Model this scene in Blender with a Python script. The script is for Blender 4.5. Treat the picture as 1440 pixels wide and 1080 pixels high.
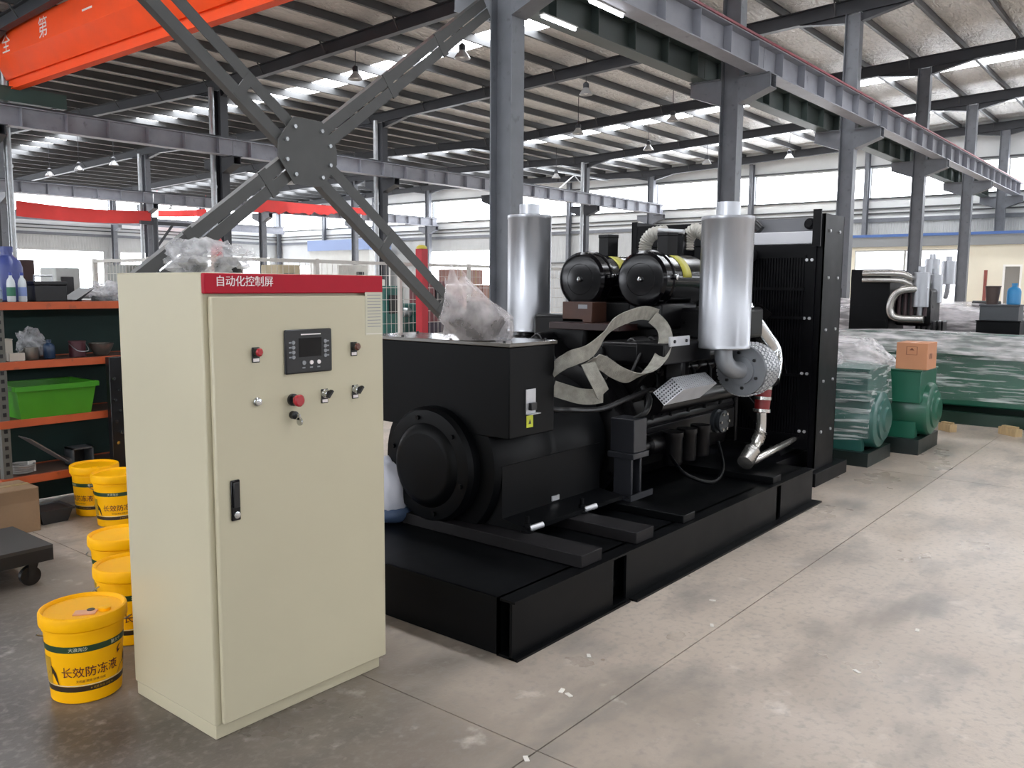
import bpy, bmesh, math, random
from mathutils import Vector, Matrix, noise
random.seed(7)
for o in list(bpy.data.objects): bpy.data.objects.remove(o)
SC = bpy.context.scene
COL = SC.collection

# ------------------------------------------------------------------ camera
H = 1.72
YAW, PITCH, ROLL, FPX = math.radians(39.074), math.radians(6.585), math.radians(.378), 1207.35
FW = Vector((math.cos(YAW)*math.cos(PITCH), math.sin(YAW)*math.cos(PITCH), -math.sin(PITCH)))
_r = Vector((math.sin(YAW), -math.cos(YAW), 0)); _u = _r.cross(FW)
RT = _r*math.cos(ROLL) + _u*math.sin(ROLL); UP = -_r*math.sin(ROLL) + _u*math.cos(ROLL)
cd = bpy.data.cameras.new('camera'); cam = bpy.data.objects.new('camera', cd); COL.objects.link(cam)
cam.matrix_world = Matrix(((RT.x, UP.x, -FW.x, 0), (RT.y, UP.y, -FW.y, 0), (RT.z, UP.z, -FW.z, H), (0, 0, 0, 1)))
cd.sensor_fit = 'HORIZONTAL'; cd.sensor_width = 36; cd.lens = FPX/1440*36
cd.clip_start = .05; cd.clip_end = 300
SC.camera = cam
CAM = Vector((0, 0, H))

def ray(x, y): return FW + RT*((x-720)/FPX) - UP*((y-540)/FPX)
def on(ax, val, x, y):                      # pixel of the photograph -> point on a world plane
    d = ray(x, y); return CAM + d*((val-CAM[ax])/d[ax])
def ox(val, x, y): return on(0, val, x, y)
def oy(val, x, y): return on(1, val, x, y)
def oz(val, x, y): return on(2, val, x, y)

# ------------------------------------------------------------------ world and exposure
W = bpy.data.worlds.new('overcast'); SC.world = W; W.use_nodes = True
W.node_tree.nodes['Background'].inputs[0].default_value = (.82, .88, 1, 1)
W.node_tree.nodes['Background'].inputs[1].default_value = 1.2
SC.view_settings.view_transform = 'Standard'; SC.view_settings.look = 'None'
SC.view_settings.exposure = 0.05; SC.view_settings.gamma = 1
SC.view_settings.use_curve_mapping = False
WIN_STRENGTH = 10                          # daylight behind the frosted wall windows
SKY_STRENGTH = 17.0                          # daylight behind the translucent roof sheets

# ------------------------------------------------------------------ materials
def hexc(h):
    h = h.lstrip('#'); c = [int(h[i:i+2], 16)/255 for i in (0, 2, 4)]
    return tuple(((v/12.92) if v <= .04045 else ((v+.055)/1.055)**2.4) for v in c) + (1,)
MATS = {}
def mat(name, col, rough=.5, metal=0, var=.0, scale=6, bump=0, bscale=40, spec=.5, coat=0, emit=0, alpha=1, trans=0, wear=None, stretch=None):
    if name in MATS: return MATS[name]
    m = bpy.data.materials.new(name); m.use_nodes = True; nt = m.node_tree; N, L = nt.nodes, nt.links
    p = N['Principled BSDF']; c = hexc(col) if isinstance(col, str) else col
    p.inputs['Base Color'].default_value = c; p.inputs['Roughness'].default_value = rough
    p.inputs['Metallic'].default_value = metal; p.inputs['Specular IOR Level'].default_value = spec
    p.inputs['Coat Weight'].default_value = coat; p.inputs['Coat Roughness'].default_value = .1
    p.inputs['Alpha'].default_value = alpha; p.inputs['Transmission Weight'].default_value = trans
    if emit:
        p.inputs['Emission Color'].default_value = c; p.inputs['Emission Strength'].default_value = emit
    if var or bump or wear:
        tc = N.new('ShaderNodeTexCoord'); src = tc.outputs['Object']
        if stretch:
            mp = N.new('ShaderNodeMapping'); mp.inputs['Scale'].default_value = stretch; L.new(src, mp.inputs[0]); src = mp.outputs[0]
    if var:
        n = N.new('ShaderNodeTexNoise'); n.inputs['Scale'].default_value = scale; n.inputs['Detail'].default_value = 5; L.new(src, n.inputs[0])
        mr = N.new('ShaderNodeMapRange'); mr.inputs[1].default_value = .3; mr.inputs[2].default_value = .7; mr.inputs[3].default_value = 1-var; mr.inputs[4].default_value = 1+var
        L.new(n.outputs[0], mr.inputs[0])
        hs = N.new('ShaderNodeHueSaturation'); hs.inputs['Color'].default_value = c; L.new(mr.outputs[0], hs.inputs['Value']); out = hs.outputs[0]
        if wear:
            n2 = N.new('ShaderNodeTexNoise'); n2.inputs['Scale'].default_value = scale*2.3; n2.inputs['Detail'].default_value = 8; L.new(src, n2.inputs[0])
            r2 = N.new('ShaderNodeMapRange'); r2.inputs[1].default_value = .62; r2.inputs[2].default_value = .72; L.new(n2.outputs[0], r2.inputs[0])
            mx = N.new('ShaderNodeMix'); mx.data_type = 'RGBA'; L.new(r2.outputs[0], mx.inputs[0]); L.new(out, mx.inputs[6]); mx.inputs[7].default_value = hexc(wear); out = mx.outputs[2]
        L.new(out, p.inputs['Base Color'])
        rr = N.new('ShaderNodeMapRange'); rr.inputs[3].default_value = max(.03, rough-.1); rr.inputs[4].default_value = min(1, rough+.1); L.new(n.outputs[0], rr.inputs[0]); L.new(rr.outputs[0], p.inputs['Roughness'])
    if bump:
        n3 = N.new('ShaderNodeTexNoise'); n3.inputs['Scale'].default_value = bscale; n3.inputs['Detail'].default_value = 4; L.new(src, n3.inputs[0])
        b = N.new('ShaderNodeBump'); b.inputs['Strength'].default_value = bump; b.inputs['Distance'].default_value = .02; L.new(n3.outputs[0], b.inputs['Height']); L.new(b.outputs[0], p.inputs['Normal'])
    MATS[name] = m; return m

def emitter(name, col, s):
    m = bpy.data.materials.new(name); m.use_nodes = True; nt = m.node_tree; nt.nodes.clear()
    e = nt.nodes.new('ShaderNodeEmission'); e.inputs[0].default_value = hexc(col); e.inputs[1].default_value = s
    o = nt.nodes.new('ShaderNodeOutputMaterial'); nt.links.new(e.outputs[0], o.inputs[0]); return m

def film(name, col, cover=.35, rough=.18, bscale=18, bump=.9, stretch=(1, 1, 1), lo=.35, hi=.68, base=.45):   # clear plastic film: part clear, part milky
    m = bpy.data.materials.new(name); m.use_nodes = True; nt = m.node_tree; N, L = nt.nodes, nt.links
    p = N['Principled BSDF']; p.inputs['Base Color'].default_value = hexc(col); p.inputs['Roughness'].default_value = rough
    t = N.new('ShaderNodeBsdfTransparent'); mx = N.new('ShaderNodeMixShader')
    tc = N.new('ShaderNodeTexCoord'); mp = N.new('ShaderNodeMapping'); mp.inputs['Scale'].default_value = stretch; L.new(tc.outputs['Object'], mp.inputs[0])
    n = N.new('ShaderNodeTexNoise'); n.inputs['Scale'].default_value = bscale; n.inputs['Detail'].default_value = 5; L.new(mp.outputs[0], n.inputs[0])
    mr = N.new('ShaderNodeMapRange'); mr.inputs[1].default_value = lo; mr.inputs[2].default_value = hi; mr.inputs[3].default_value = cover*base; mr.inputs[4].default_value = min(1, cover*1.8); L.new(n.outputs[0], mr.inputs[0])
    b = N.new('ShaderNodeBump'); b.inputs['Strength'].default_value = bump; b.inputs['Distance'].default_value = .03; L.new(n.outputs[0], b.inputs['Height']); L.new(b.outputs[0], p.inputs['Normal'])
    tr = N.new('ShaderNodeBsdfTranslucent'); tr.inputs[0].default_value = hexc(col); L.new(b.outputs[0], tr.inputs['Normal']); m2 = N.new('ShaderNodeMixShader'); m2.inputs[0].default_value = .4; L.new(p.outputs[0], m2.inputs[1]); L.new(tr.outputs[0], m2.inputs[2])
    L.new(mr.outputs[0], mx.inputs[0]); L.new(t.outputs[0], mx.inputs[1]); L.new(m2.outputs[0], mx.inputs[2]); L.new(mx.outputs[0], N['Material Output'].inputs[0])
    return m

# ------------------------------------------------------------------ mesh builder
ORG = {}
class MB:
    def __init__(s): s.v = []; s.f = []
    def add(s, vs, fs):
        k = len(s.v); s.v += [Vector(p) for p in vs]; s.f += [tuple(i+k for i in f) for f in fs]; return s
    def box(s, x0, x1, y0, y1, z0, z1):
        x0, x1 = min(x0, x1), max(x0, x1); y0, y1 = min(y0, y1), max(y0, y1); z0, z1 = min(z0, z1), max(z0, z1)
        return s.add([(x, y, z) for z in (z0, z1) for x, y in ((x0, y0), (x1, y0), (x1, y1), (x0, y1))],
                     [(3, 2, 1, 0), (4, 5, 6, 7), (0, 1, 5, 4), (1, 2, 6, 5), (2, 3, 7, 6), (3, 0, 4, 7)])
    def obox(s, c, size, rot):                 # rot: 3x3 matrix or z angle
        if not isinstance(rot, Matrix): rot = Matrix.Rotation(rot, 3, 'Z')
        c = Vector(c); h = [q/2 for q in size]
        return s.add([c + rot @ Vector((x*h[0], y*h[1], z*h[2])) for z in (-1, 1) for x, y in ((-1, -1), (1, -1), (1, 1), (-1, 1))],
                     [(3, 2, 1, 0), (4, 5, 6, 7), (0, 1, 5, 4), (1, 2, 6, 5), (2, 3, 7, 6), (3, 0, 4, 7)])
    def bar(s, a, b, w, h, up=(0, 0, 1)):      # rectangular bar, w across, h along 'up'
        a, b = Vector(a), Vector(b); d = (b-a).normalized(); u = Vector(up); sd = d.cross(u)
        if sd.length < 1e-4: sd = d.cross(Vector((1, 0, 0)))
        sd.normalize(); u = sd.cross(d).normalized()
        P = [e + sd*x*w/2 + u*z*h/2 for e in (a, b) for x, z in ((-1, -1), (1, -1), (1, 1), (-1, 1))]
        return s.add(P, [(3, 2, 1, 0), (4, 5, 6, 7), (0, 1, 5, 4), (1, 2, 6, 5), (2, 3, 7, 6), (3, 0, 4, 7)])
    def frame(s, d):
        d = d.normalized(); a = Vector((0, 0, 1)) if abs(d.z) < .9 else Vector((1, 0, 0)); u = d.cross(a).normalized(); return u, d.cross(u).normalized()
    def cyl(s, a, b, r0, r1=None, n=20, caps=True):
        a, b = Vector(a), Vector(b); r1 = r0 if r1 is None else r1; u, w = s.frame(b-a)
        P = []
        for e, r in ((a, r0), (b, r1)): P += [e + (u*math.cos(2*math.pi*i/n) + w*math.sin(2*math.pi*i/n))*r for i in range(n)]
        F = [(i, i+n, (i+1) % n+n, (i+1) % n) for i in range(n)]
        if caps: F += [tuple(range(n)), tuple(range(2*n-1, n-1, -1))]
        return s.add(P, F)
    def lathe(s, o, axis, prof, n=28, caps=True):     # prof: (radius, height along axis)
        o = Vector(o); d = Vector(axis).normalized(); u, w = s.frame(d); P = []; F = []
        for r, h in prof: P += [o + d*h + (u*math.cos(2*math.pi*i/n) + w*math.sin(2*math.pi*i/n))*max(r, 1e-4) for i in range(n)]
        for k in range(len(prof)-1): F += [(k*n+i, (k+1)*n+i, (k+1)*n+(i+1) % n, k*n+(i+1) % n) for i in range(n)]
        if caps: F += [tuple(range(n)), tuple(range(len(prof)*n-1, (len(prof)-1)*n-1, -1))]
        return s.add(P, F)
    def tube(s, pts, r, n=12, caps=True):
        pts = [Vector(p) for p in pts]; R = r if isinstance(r, (list, tuple)) else [r]*len(pts)
        T = [((pts[min(i+1, len(pts)-1)] - pts[max(i-1, 0)]).normalized()) for i in range(len(pts))]
        u, w = s.frame(T[0]); P = []; F = []
        for i, p in enumerate(pts):
            u = (u - T[i]*u.dot(T[i])).normalized(); w = T[i].cross(u)
            P += [p + (u*math.cos(2*math.pi*k/n) + w*math.sin(2*math.pi*k/n))*R[i] for k in range(n)]
        for k in range(len(pts)-1): F += [(k*n+i, k*n+(i+1) % n, (k+1)*n+(i+1) % n, (k+1)*n+i) for i in range(n)]
        if caps: F += [tuple(range(n-1, -1, -1)), tuple(range((len(pts)-1)*n, len(pts)*n))]
        return s.add(P, F)
    def prism(s, poly, ext):
        poly = [Vector(p) for p in poly]; e = Vector(ext); n = len(poly)
        F = [tuple(range(n-1, -1, -1)), tuple(range(n, 2*n))] + [(i, (i+1) % n, (i+1) % n+n, i+n) for i in range(n)]
        return s.add(poly + [p+e for p in poly], F)
    def ribbon(s, pts, dirs, w, t=.004):
        P = []; F = []; pts = [Vector(p) for p in pts]; n = len(pts)
        for i, p in enumerate(pts):
            T = (pts[min(i+1, n-1)]-pts[max(i-1, 0)]).normalized(); d = Vector(dirs[i]); d = (d - T*d.dot(T)).normalized(); nn = T.cross(d)
            P += [p+d*w/2+nn*t/2, p-d*w/2+nn*t/2, p-d*w/2-nn*t/2, p+d*w/2-nn*t/2]
        for i in range(n-1):
            for k in range(4): F.append((i*4+k, i*4+(k+1) % 4, (i+1)*4+(k+1) % 4, (i+1)*4+k))
        F += [(3, 2, 1, 0), tuple((n-1)*4+k for k in range(4))]
        return s.add(P, F)
    def xform(s, M):
        s.v = [M @ p for p in s.v]; return s
    def build(s, name, m, parent=None, smooth=35, bevel=0, seg=2):
        org = ORG.get(parent.name, Vector()) if parent else Vector()
        me = bpy.data.meshes.new(name); me.from_pydata([p-org for p in s.v], [], s.f); me.materials.append(m)
        bm = bmesh.new(); bm.from_mesh(me); bmesh.ops.recalc_face_normals(bm, faces=bm.faces); bm.to_mesh(me); bm.free()
        if smooth:
            me.polygons.foreach_set('use_smooth', [True]*len(me.polygons)); me.set_sharp_from_angle(angle=math.radians(smooth))
        o = bpy.data.objects.new(name, me); COL.objects.link(o)
        if parent: o.parent = parent; ORG[o.name] = org
        if bevel:
            md = o.modifiers.new('bevel', 'BEVEL'); md.width = bevel; md.segments = seg; md.limit_method = 'ANGLE'
        return o

def tag(o, label, cat, group=None):
    o['label'] = label; o['category'] = cat
    if group: o['group'] = group
    return o
def struct(o): o['kind'] = 'structure'; return o
def thing(name, label, cat, loc, group=None):
    o = bpy.data.objects.new(name, None); o.empty_display_size = .1; o.location = loc; COL.objects.link(o); ORG[o.name] = Vector(loc)
    return tag(o, label, cat, group)
def copy_tree(o, parent=None):
    c = o.copy(); COL.objects.link(c)
    if parent: c.parent = parent
    for ch in [q for q in bpy.data.objects if q.parent == o]: copy_tree(ch, c)
    return c
def box(name, m, parent, x0, x1, y0, y1, z0, z1, **k): return MB().box(x0, x1, y0, y1, z0, z1).build(name, m, parent, **k)
def arc(p0, p1, p2, n=8):                     # quadratic bend through a corner
    p0, p1, p2 = Vector(p0), Vector(p1), Vector(p2)
    return [(p0*(1-t)**2 + p1*2*t*(1-t) + p2*t*t) for t in [i/n for i in range(n+1)]]
def spline(pts, n=6):
    pts = [Vector(p) for p in pts]; out = []
    for i in range(len(pts)-1):
        a, b, c, d = pts[max(i-1, 0)], pts[i], pts[i+1], pts[min(i+2, len(pts)-1)]
        for k in range(n):
            t = k/n; out.append(.5*((2*b) + (c-a)*t + (2*a-5*b+4*c-d)*t*t + (3*b-a-3*c+d)*t**3))
    return out + [pts[-1]]
def text_mesh(body, size, extrude=.0008, bold=0):     # lettering as a flat mesh in local x, z
    cu = bpy.data.curves.new('lettering', 'FONT'); cu.body = body; cu.size = size; cu.align_x = 'CENTER'; cu.align_y = 'CENTER'; cu.extrude = extrude; cu.resolution_u = 3; cu.offset = bold*size
    t = bpy.data.objects.new('lettering', cu); COL.objects.link(t); dg = bpy.context.evaluated_depsgraph_get()
    me = bpy.data.meshes.new_from_object(t.evaluated_get(dg)); bpy.data.objects.remove(t); bpy.data.curves.remove(cu)
    return [Vector(v.co) for v in me.vertices], [tuple(p.vertices) for p in me.polygons]
def lettering(name, body, size, m, parent, fn, extrude=.0008, bold=0):
    v, f = text_mesh(body, size, extrude, bold); mb = MB(); mb.add([fn(p) for p in v], f); return mb.build(name, m, parent, smooth=0)
def blob(c, size, seed, amp=.25, freq=3, sub=3, flat=None):      # crumpled closed surface
    bm = bmesh.new(); bmesh.ops.create_icosphere(bm, subdivisions=sub, radius=1); c = Vector(c); mb = MB(); vs = []
    bm.verts.ensure_lookup_table()
    for q in bm.verts:
        p = q.co.copy(); k = 1 + amp*noise.fractal(p*freq + Vector((seed*7.3, seed*3.1, seed)), 1, 2, 4)
        p = Vector((p.x*size[0], p.y*size[1], p.z*size[2]))*k
        if flat is not None: p.z = max(p.z, flat)
        vs.append(c+p)
    fs = [tuple(v.index for v in f.verts) for f in bm.faces]; bm.free(); return mb.add(vs, fs)
# ------------------------------------------------------------------ the hall
S = 7/6                                       # the hall was measured on a 6 m bay; its real bay is 7 m
def bx(v): return v*S
def bz(v): return H + (v-H)*S
FRAMES = [bx(v) for v in (-16, -10, -4, 2, 8, 14, 20, 26, 32, 38)]
L1, L2, L3, L4 = bx(6.6), bx(21.9), bx(37.3), bx(52.6)
XB, XE, YR, YL = bx(-21.7), bx(38.35), bx(-24.3), bx(53.0)      # back, end, right and left walls
def rz(Y):                                     # underside of the rafters
    y = Y/S; P = [(-24.3, 7.7), (-8.9, 8.34), (21.9, 7.05), (37.3, 7.35), (53.0, 6.95)]
    for (a, za), (b, zb) in zip(P, P[1:]):
        if y <= b or b == 53.0: return bz(za + (zb-za)*(y-a)/(b-a))
RD, PD = .36, .25                               # rafter and purlin depth
steel = mat('steel_grey_paint', '#6c6f75', .45, 0, .12, 3, wear='#5a5d63')
steel_d = mat('steel_dark_paint', '#34363b', .5, 0, .12, 3)
steel_p = mat('purlin_paint', '#4b4c4d', .55, 0, .15, 2)
brace_m = mat('brace_paint', '#4a4a49', .5, 0, .12, 4)
beam_m = mat('runway_paint', '#90929a', .5, 0, .14, 2, wear='#7a7c84')
beam_g = mat('runway_green_paint', '#47524f', .5, 0, .14, 2)
rail_m = mat('rail_red', '#8a3b44', .5, 0, .2, 4)
galv = mat('galvanised', '#a9acae', .35, .7, .12, 8)
white_wall = mat('wall_sheet', '#b9bab6', .6, 0, .06, 1.5)
win_m = emitter('frosted_daylight', '#f4f8ff', WIN_STRENGTH)
sky_m = emitter('roof_daylight', '#f7faff', SKY_STRENGTH)

# concrete: warm grey with dark traffic stains, darker patches and pale dust
def concrete():
    m = bpy.data.materials.new('concrete'); m.use_nodes = True; nt = m.node_tree; N, L = nt.nodes, nt.links; p = N['Principled BSDF']
    g = N.new('ShaderNodeNewGeometry'); mp = N.new('ShaderNodeMapping'); L.new(g.outputs['Position'], mp.inputs[0])
    def nz(sc, det, a, b, st=(1, 1, 1), rough=.55):
        q = N.new('ShaderNodeMapping'); q.inputs['Scale'].default_value = st; L.new(g.outputs['Position'], q.inputs[0])
        n = N.new('ShaderNodeTexNoise'); n.inputs['Scale'].default_value = sc; n.inputs['Detail'].default_value = det; n.inputs['Roughness'].default_value = rough; L.new(q.outputs[0], n.inputs[0])
        r = N.new('ShaderNodeMapRange'); r.inputs[1].default_value = a; r.inputs[2].default_value = b; L.new(n.outputs[0], r.inputs[0]); return r.outputs[0]
    def mix(f, a, b):
        x = N.new('ShaderNodeMix'); x.data_type = 'RGBA'; L.new(f, x.inputs[0])
        for i, c in ((6, a), (7, b)):
            if isinstance(c, str): x.inputs[i].default_value = hexc(c)
            else: L.new(c, x.inputs[i])
        return x.outputs[2]
    c = mix(nz(.55, 6, .32, .68), '#a6998c', '#cfc1b3')
    c = mix(nz(1.7, 8, .5, .75, (1, 1.8, 1)), c, '#8d867f')
    c = mix(nz(.8, 5, .58, .75, (.6, 1.5, 1)), c, '#787069')
    # grime plus the shade of this end, both painted into the colour, ragged edge
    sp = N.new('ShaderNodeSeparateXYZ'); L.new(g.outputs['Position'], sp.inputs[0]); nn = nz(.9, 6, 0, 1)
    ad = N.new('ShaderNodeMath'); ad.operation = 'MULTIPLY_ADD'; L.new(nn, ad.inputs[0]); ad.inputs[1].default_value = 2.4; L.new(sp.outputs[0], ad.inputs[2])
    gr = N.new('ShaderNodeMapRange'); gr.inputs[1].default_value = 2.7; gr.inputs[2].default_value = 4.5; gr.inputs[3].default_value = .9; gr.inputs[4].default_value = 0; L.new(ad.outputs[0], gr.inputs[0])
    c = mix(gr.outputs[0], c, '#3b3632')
    c = mix(nz(5, 8, .62, .8), c, '#d3c9bf')
    c = mix(nz(26, 4, .5, .9), c, '#8b857e')
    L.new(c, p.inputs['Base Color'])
    r = N.new('ShaderNodeMapRange'); r.inputs[3].default_value = .24; r.inputs[4].default_value = .48; L.new(nz(1.2, 5, .3, .7), r.inputs[0]); L.new(r.outputs[0], p.inputs['Roughness'])
    b = N.new('ShaderNodeBump'); b.inputs['Strength'].default_value = .12; b.inputs['Distance'].default_value = .01; L.new(nz(60, 4, 0, 1), b.inputs['Height']); L.new(b.outputs[0], p.inputs['Normal'])
    p.inputs['Specular IOR Level'].default_value = .5
    return m
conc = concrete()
joint_m = mat('joint_filler', '#37342f', .9)
fl = struct(box('floor', joint_m, None, XB, XE, YR, YL, -.3, -.02, smooth=0))
xs = [XB] + [2.404 + 6*k for k in range(-5, 8)] + [XE]; xs = sorted(v for v in xs if XB <= v <= XE)
ys = [YR] + [1.82 + 5*k for k in range(-6, 13)] + [YL]; ys = sorted(v for v in ys if YR <= v <= YL)
for a, b in zip(xs, xs[1:]):
    for c, d in zip(ys, ys[1:]):
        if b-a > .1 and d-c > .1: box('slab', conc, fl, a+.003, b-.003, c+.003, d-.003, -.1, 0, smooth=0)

# ---- walls
def sheet_mat(name, col, axis, rib=22):
    m = mat(name, col, .55, 0, .06, 1.2); nt = m.node_tree; N, L = nt.nodes, nt.links; p = N['Principled BSDF']
    g = N.new('ShaderNodeNewGeometry'); w = N.new('ShaderNodeTexWave'); w.bands_direction = axis; w.inputs['Scale'].default_value = rib/6.283; w.inputs['Distortion'].default_value = 0; L.new(g.outputs['Position'], w.inputs[0])
    b = N.new('ShaderNodeBump'); b.inputs['Strength'].default_value = .6; b.inputs['Distance'].default_value = .03; L.new(w.outputs[0], b.inputs['Height']); L.new(b.outputs[0], p.inputs['Normal']); return m
sh_x = sheet_mat('wall_sheet_ribs_x', '#b4b6b6', 'X'); sh_y = sheet_mat('wall_sheet_ribs_y', '#b4b6b6', 'Y')
sh_g = mat('wall_sheet_upper', '#dcdedd', .55, 0, .05, 1)
WB, WT = bz(5.42), bz(6.72)                    # upper window band
ZT = bz(9.4)
def wall(name, axis, pos, a, b, thick, lower):
    """wall across 'axis' at pos, from a to b along the other axis; lower: list of (a0, a1, z0, z1) lower openings"""
    def bb(mb, u0, u1, z0, z1):
        return mb.box(pos, pos+thick, u0, u1, z0, z1) if axis == 0 else mb.box(u0, u1, pos, pos+thick, z0, z1)
    lo = MB(); cuts = sorted(lower); u = a; zl = bz(4.45)
    for (c, d, z0, z1) in cuts:
        if c > u: bb(lo, u, c, 0, zl)
        if z0 > 0: bb(lo, c, d, 0, z0)
        bb(lo, c, d, z1, zl); u = d
    if u < b: bb(lo, u, b, 0, zl)
    w = struct(lo.build(name, sh_y if axis == 0 else sh_x, None, smooth=0))
    up = MB(); bb(up, a, b, zl, WB); bb(up, a, b, WT, ZT); up.build('upper_sheet', sh_g, w, smooth=0)
    s = 1 if thick > 0 else -1
    for z, h in ((4.45, .16), (4.78, .06), (4.98, .06), (5.40, .07), (6.74, .07), (2.9, .05)):
        g = MB(); z = bz(z)
        segs = [(a, b)]
        if z < zl-.05:                         # lower girts stop at the openings
            segs = []; u = a
            for (c, d, z0, z1) in cuts:
                if z0 < z < z1: segs.append((u, c)); u = d
            segs.append((u, b))
        for u0, u1 in segs:
            if axis == 0: g.box(pos-s*.1, pos, u0, u1, z, z+h*S)
            else: g.box(u0, u1, pos-s*.1, pos, z, z+h*S)
        g.build('girt', steel_p if h < .1 else steel, w, smooth=0)
    return w
WN = [0]
def window(axis, pos, u0, u1, z0, z1, name='window', fr=.05, m=None, thick=.06):
    WN[0] += 1
    def bb(mb, a0, a1, b0, b1, p0, p1): return mb.box(p0, p1, a0, a1, b0, b1) if axis == 0 else mb.box(a0, a1, p0, p1, b0, b1)
    f = MB()
    for (a0, a1, b0, b1) in ((u0, u1, z0, z0+fr), (u0, u1, z1-fr, z1), (u0, u0+fr, z0+fr, z1-fr), (u1-fr, u1, z0+fr, z1-fr)): bb(f, a0, a1, b0, b1, pos, pos+thick)
    o = struct(f.build('%s_%d' % (name, WN[0]), white_wall, None, smooth=0))
    bb(MB(), u0+fr, u1-fr, z0+fr, z1-fr, pos+thick*.3, pos+thick*.6).build('pane', m or win_m, o, smooth=0)
    return o
posts = [bx(6.6 + 5.13*k) for k in range(-6, 10)]
posts[-1] = min(posts[-1], YL-.2)
gate_e = (bx(32.3), bx(38.6), 0, bz(3.75))
low_e = [gate_e, (bx(43.2), bx(47.0), 1.2, bz(3.0)), (bx(48.2), bx(52.2), 1.2, bz(3.0)), (bx(8.7), bx(16.4), 1.0, bz(3.3))]
wall('wall_end', 0, XE, YR, YL, .15, low_e)
for a, b in zip(posts, posts[1:]): window(0, XE, a+.12, b-.12, WB, WT)
for q in low_e[1:]: window(0, XE, *q)
window(0, XE, *gate_e, name='door')
wall_posts = MB
side_l = [(bx(v), bx(v+5), 1.0, bz(3.6)) for v in (-3.5, 2.5, 8.5, 14.5, 20.5, 26.5, 32.5)]
wall('wall_left', 1, YL, XB, XE, .15, side_l)
for a, b in zip([XB+.3]+FRAMES, FRAMES): window(1, YL, a+.1, b-.1, WB, WT)
for q in side_l: window(1, YL, *q)
# behind and to the right of the camera the hall goes on the same way, with a gate to the yard
back = [(bx(-1.5), bx(7), 0, bz(4.3)), (bx(25), bx(33), 1.0, bz(3.6))]
wall('wall_back', 0, XB, YR, YL, -.15, back)
for a, b in zip(posts, posts[1:]): window(0, XB, a+.12, b-.12, WB, WT, thick=-.06)
for q in back: window(0, XB, *q, thick=-.06)
side_r = [(bx(v), bx(v+5), 1.0, bz(3.6)) for v in (26.5,)]
wall('wall_right', 1, YR, XB, XE, -.15, side_r)
for a, b in zip([XB+.3]+FRAMES, FRAMES): window(1, YR, a+.1, b-.1, WB, WT, thick=-.06)
for q in side_r: window(1, YR, *q, thick=-.06)

# ---- roof: foil-faced insulation over purlins, translucent sheets in strips across it
def foil():
    m = bpy.data.materials.new('foil_insulation'); m.use_nodes = True; nt = m.node_tree; N, L = nt.nodes, nt.links; p = N['Principled BSDF']
    g = N.new('ShaderNodeNewGeometry'); mp = N.new('ShaderNodeMapping'); mp.inputs['Scale'].default_value = (1, 3.2, 1); L.new(g.outputs['Position'], mp.inputs[0])
    n = N.new('ShaderNodeTexNoise'); n.inputs['Scale'].default_value = 2.6; n.inputs['Detail'].default_value = 6; n.inputs['Distortion'].default_value = 1.0; L.new(mp.outputs[0], n.inputs[0])
    b = N.new('ShaderNodeBump'); b.inputs['Strength'].default_value = 1; b.inputs['Distance'].default_value = .16; L.new(n.outputs[0], b.inputs['Height']); L.new(b.outputs[0], p.inputs['Normal'])
    r = N.new('ShaderNodeMapRange'); r.inputs[3].default_value = .7; r.inputs[4].default_value = 1.15; L.new(n.outputs[0], r.inputs[0])
    h = N.new('ShaderNodeHueSaturation'); h.inputs['Color'].default_value = hexc('#dedbd6'); L.new(r.outputs[0], h.inputs['Value']); L.new(h.outputs[0], p.inputs['Base Color'])
    p.inputs['Metallic'].default_value = .12; p.inputs['Roughness'].default_value = .42; return m
foil_m = foil()
strips = [(bx(v), bx(v+.85)) for v in (-19, -7.4, 4.6, 16.55, 28.2, 34.3)]
ybr = [YR, bx(-8.9), L2, L3, YL]
def deck(u0, u1, ya, yb, t=.06):
    mb = MB(); za, zb = rz(ya)+RD+PD, rz(yb)+RD+PD
    return mb.add([(x, y, z+k) for k in (0, t) for x, y, z in ((u0, ya, za), (u1, ya, za), (u1, yb, zb), (u0, yb, zb))],
                  [(3, 2, 1, 0), (4, 5, 6, 7), (0, 1, 5, 4), (1, 2, 6, 5), (2, 3, 7, 6), (3, 0, 4, 7)])
solid = MB(); u = XB
for a, b in strips + [(XE, XE)]:
    for ya, yb in zip(ybr, ybr[1:]): d = deck(u, a, ya, yb); solid.add(d.v, d.f)
    u = b
ceil = struct(solid.build('ceiling', foil_m, None, smooth=0))
for a, b in strips:
    for ya, yb in zip(ybr, ybr[1:]):
        WN[0] += 1; struct(deck(a+.01, b-.01, ya, yb).build('window_%d' % WN[0], sky_m, None, smooth=0))
def purlin(Y):
    z = rz(Y)+RD; mb = MB()
    mb.box(XB, XE, Y-.006, Y+.006, z, z+PD); mb.box(XB, XE, Y-.085, Y+.006, z, z+.008); mb.box(XB, XE, Y-.006, Y+.07, z+PD-.008, z+PD)
    mb.build('purlin', steel_p, ceil, smooth=0)
py = []; y = YR+.5
while y < YL-.3: py.append(y); purlin(y); y += 1.5
def ibeam(mb, a, b, up, h, w, t=.02, tw=.012):
    a, b = Vector(a), Vector(b); up = Vector(up).normalized()
    mb.bar(a, b, tw, h-2*t, up); mb.bar(a+up*(h/2-t/2), b+up*(h/2-t/2), w, t, up); mb.bar(a-up*(h/2-t/2), b-up*(h/2-t/2), w, t, up); return mb
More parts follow.
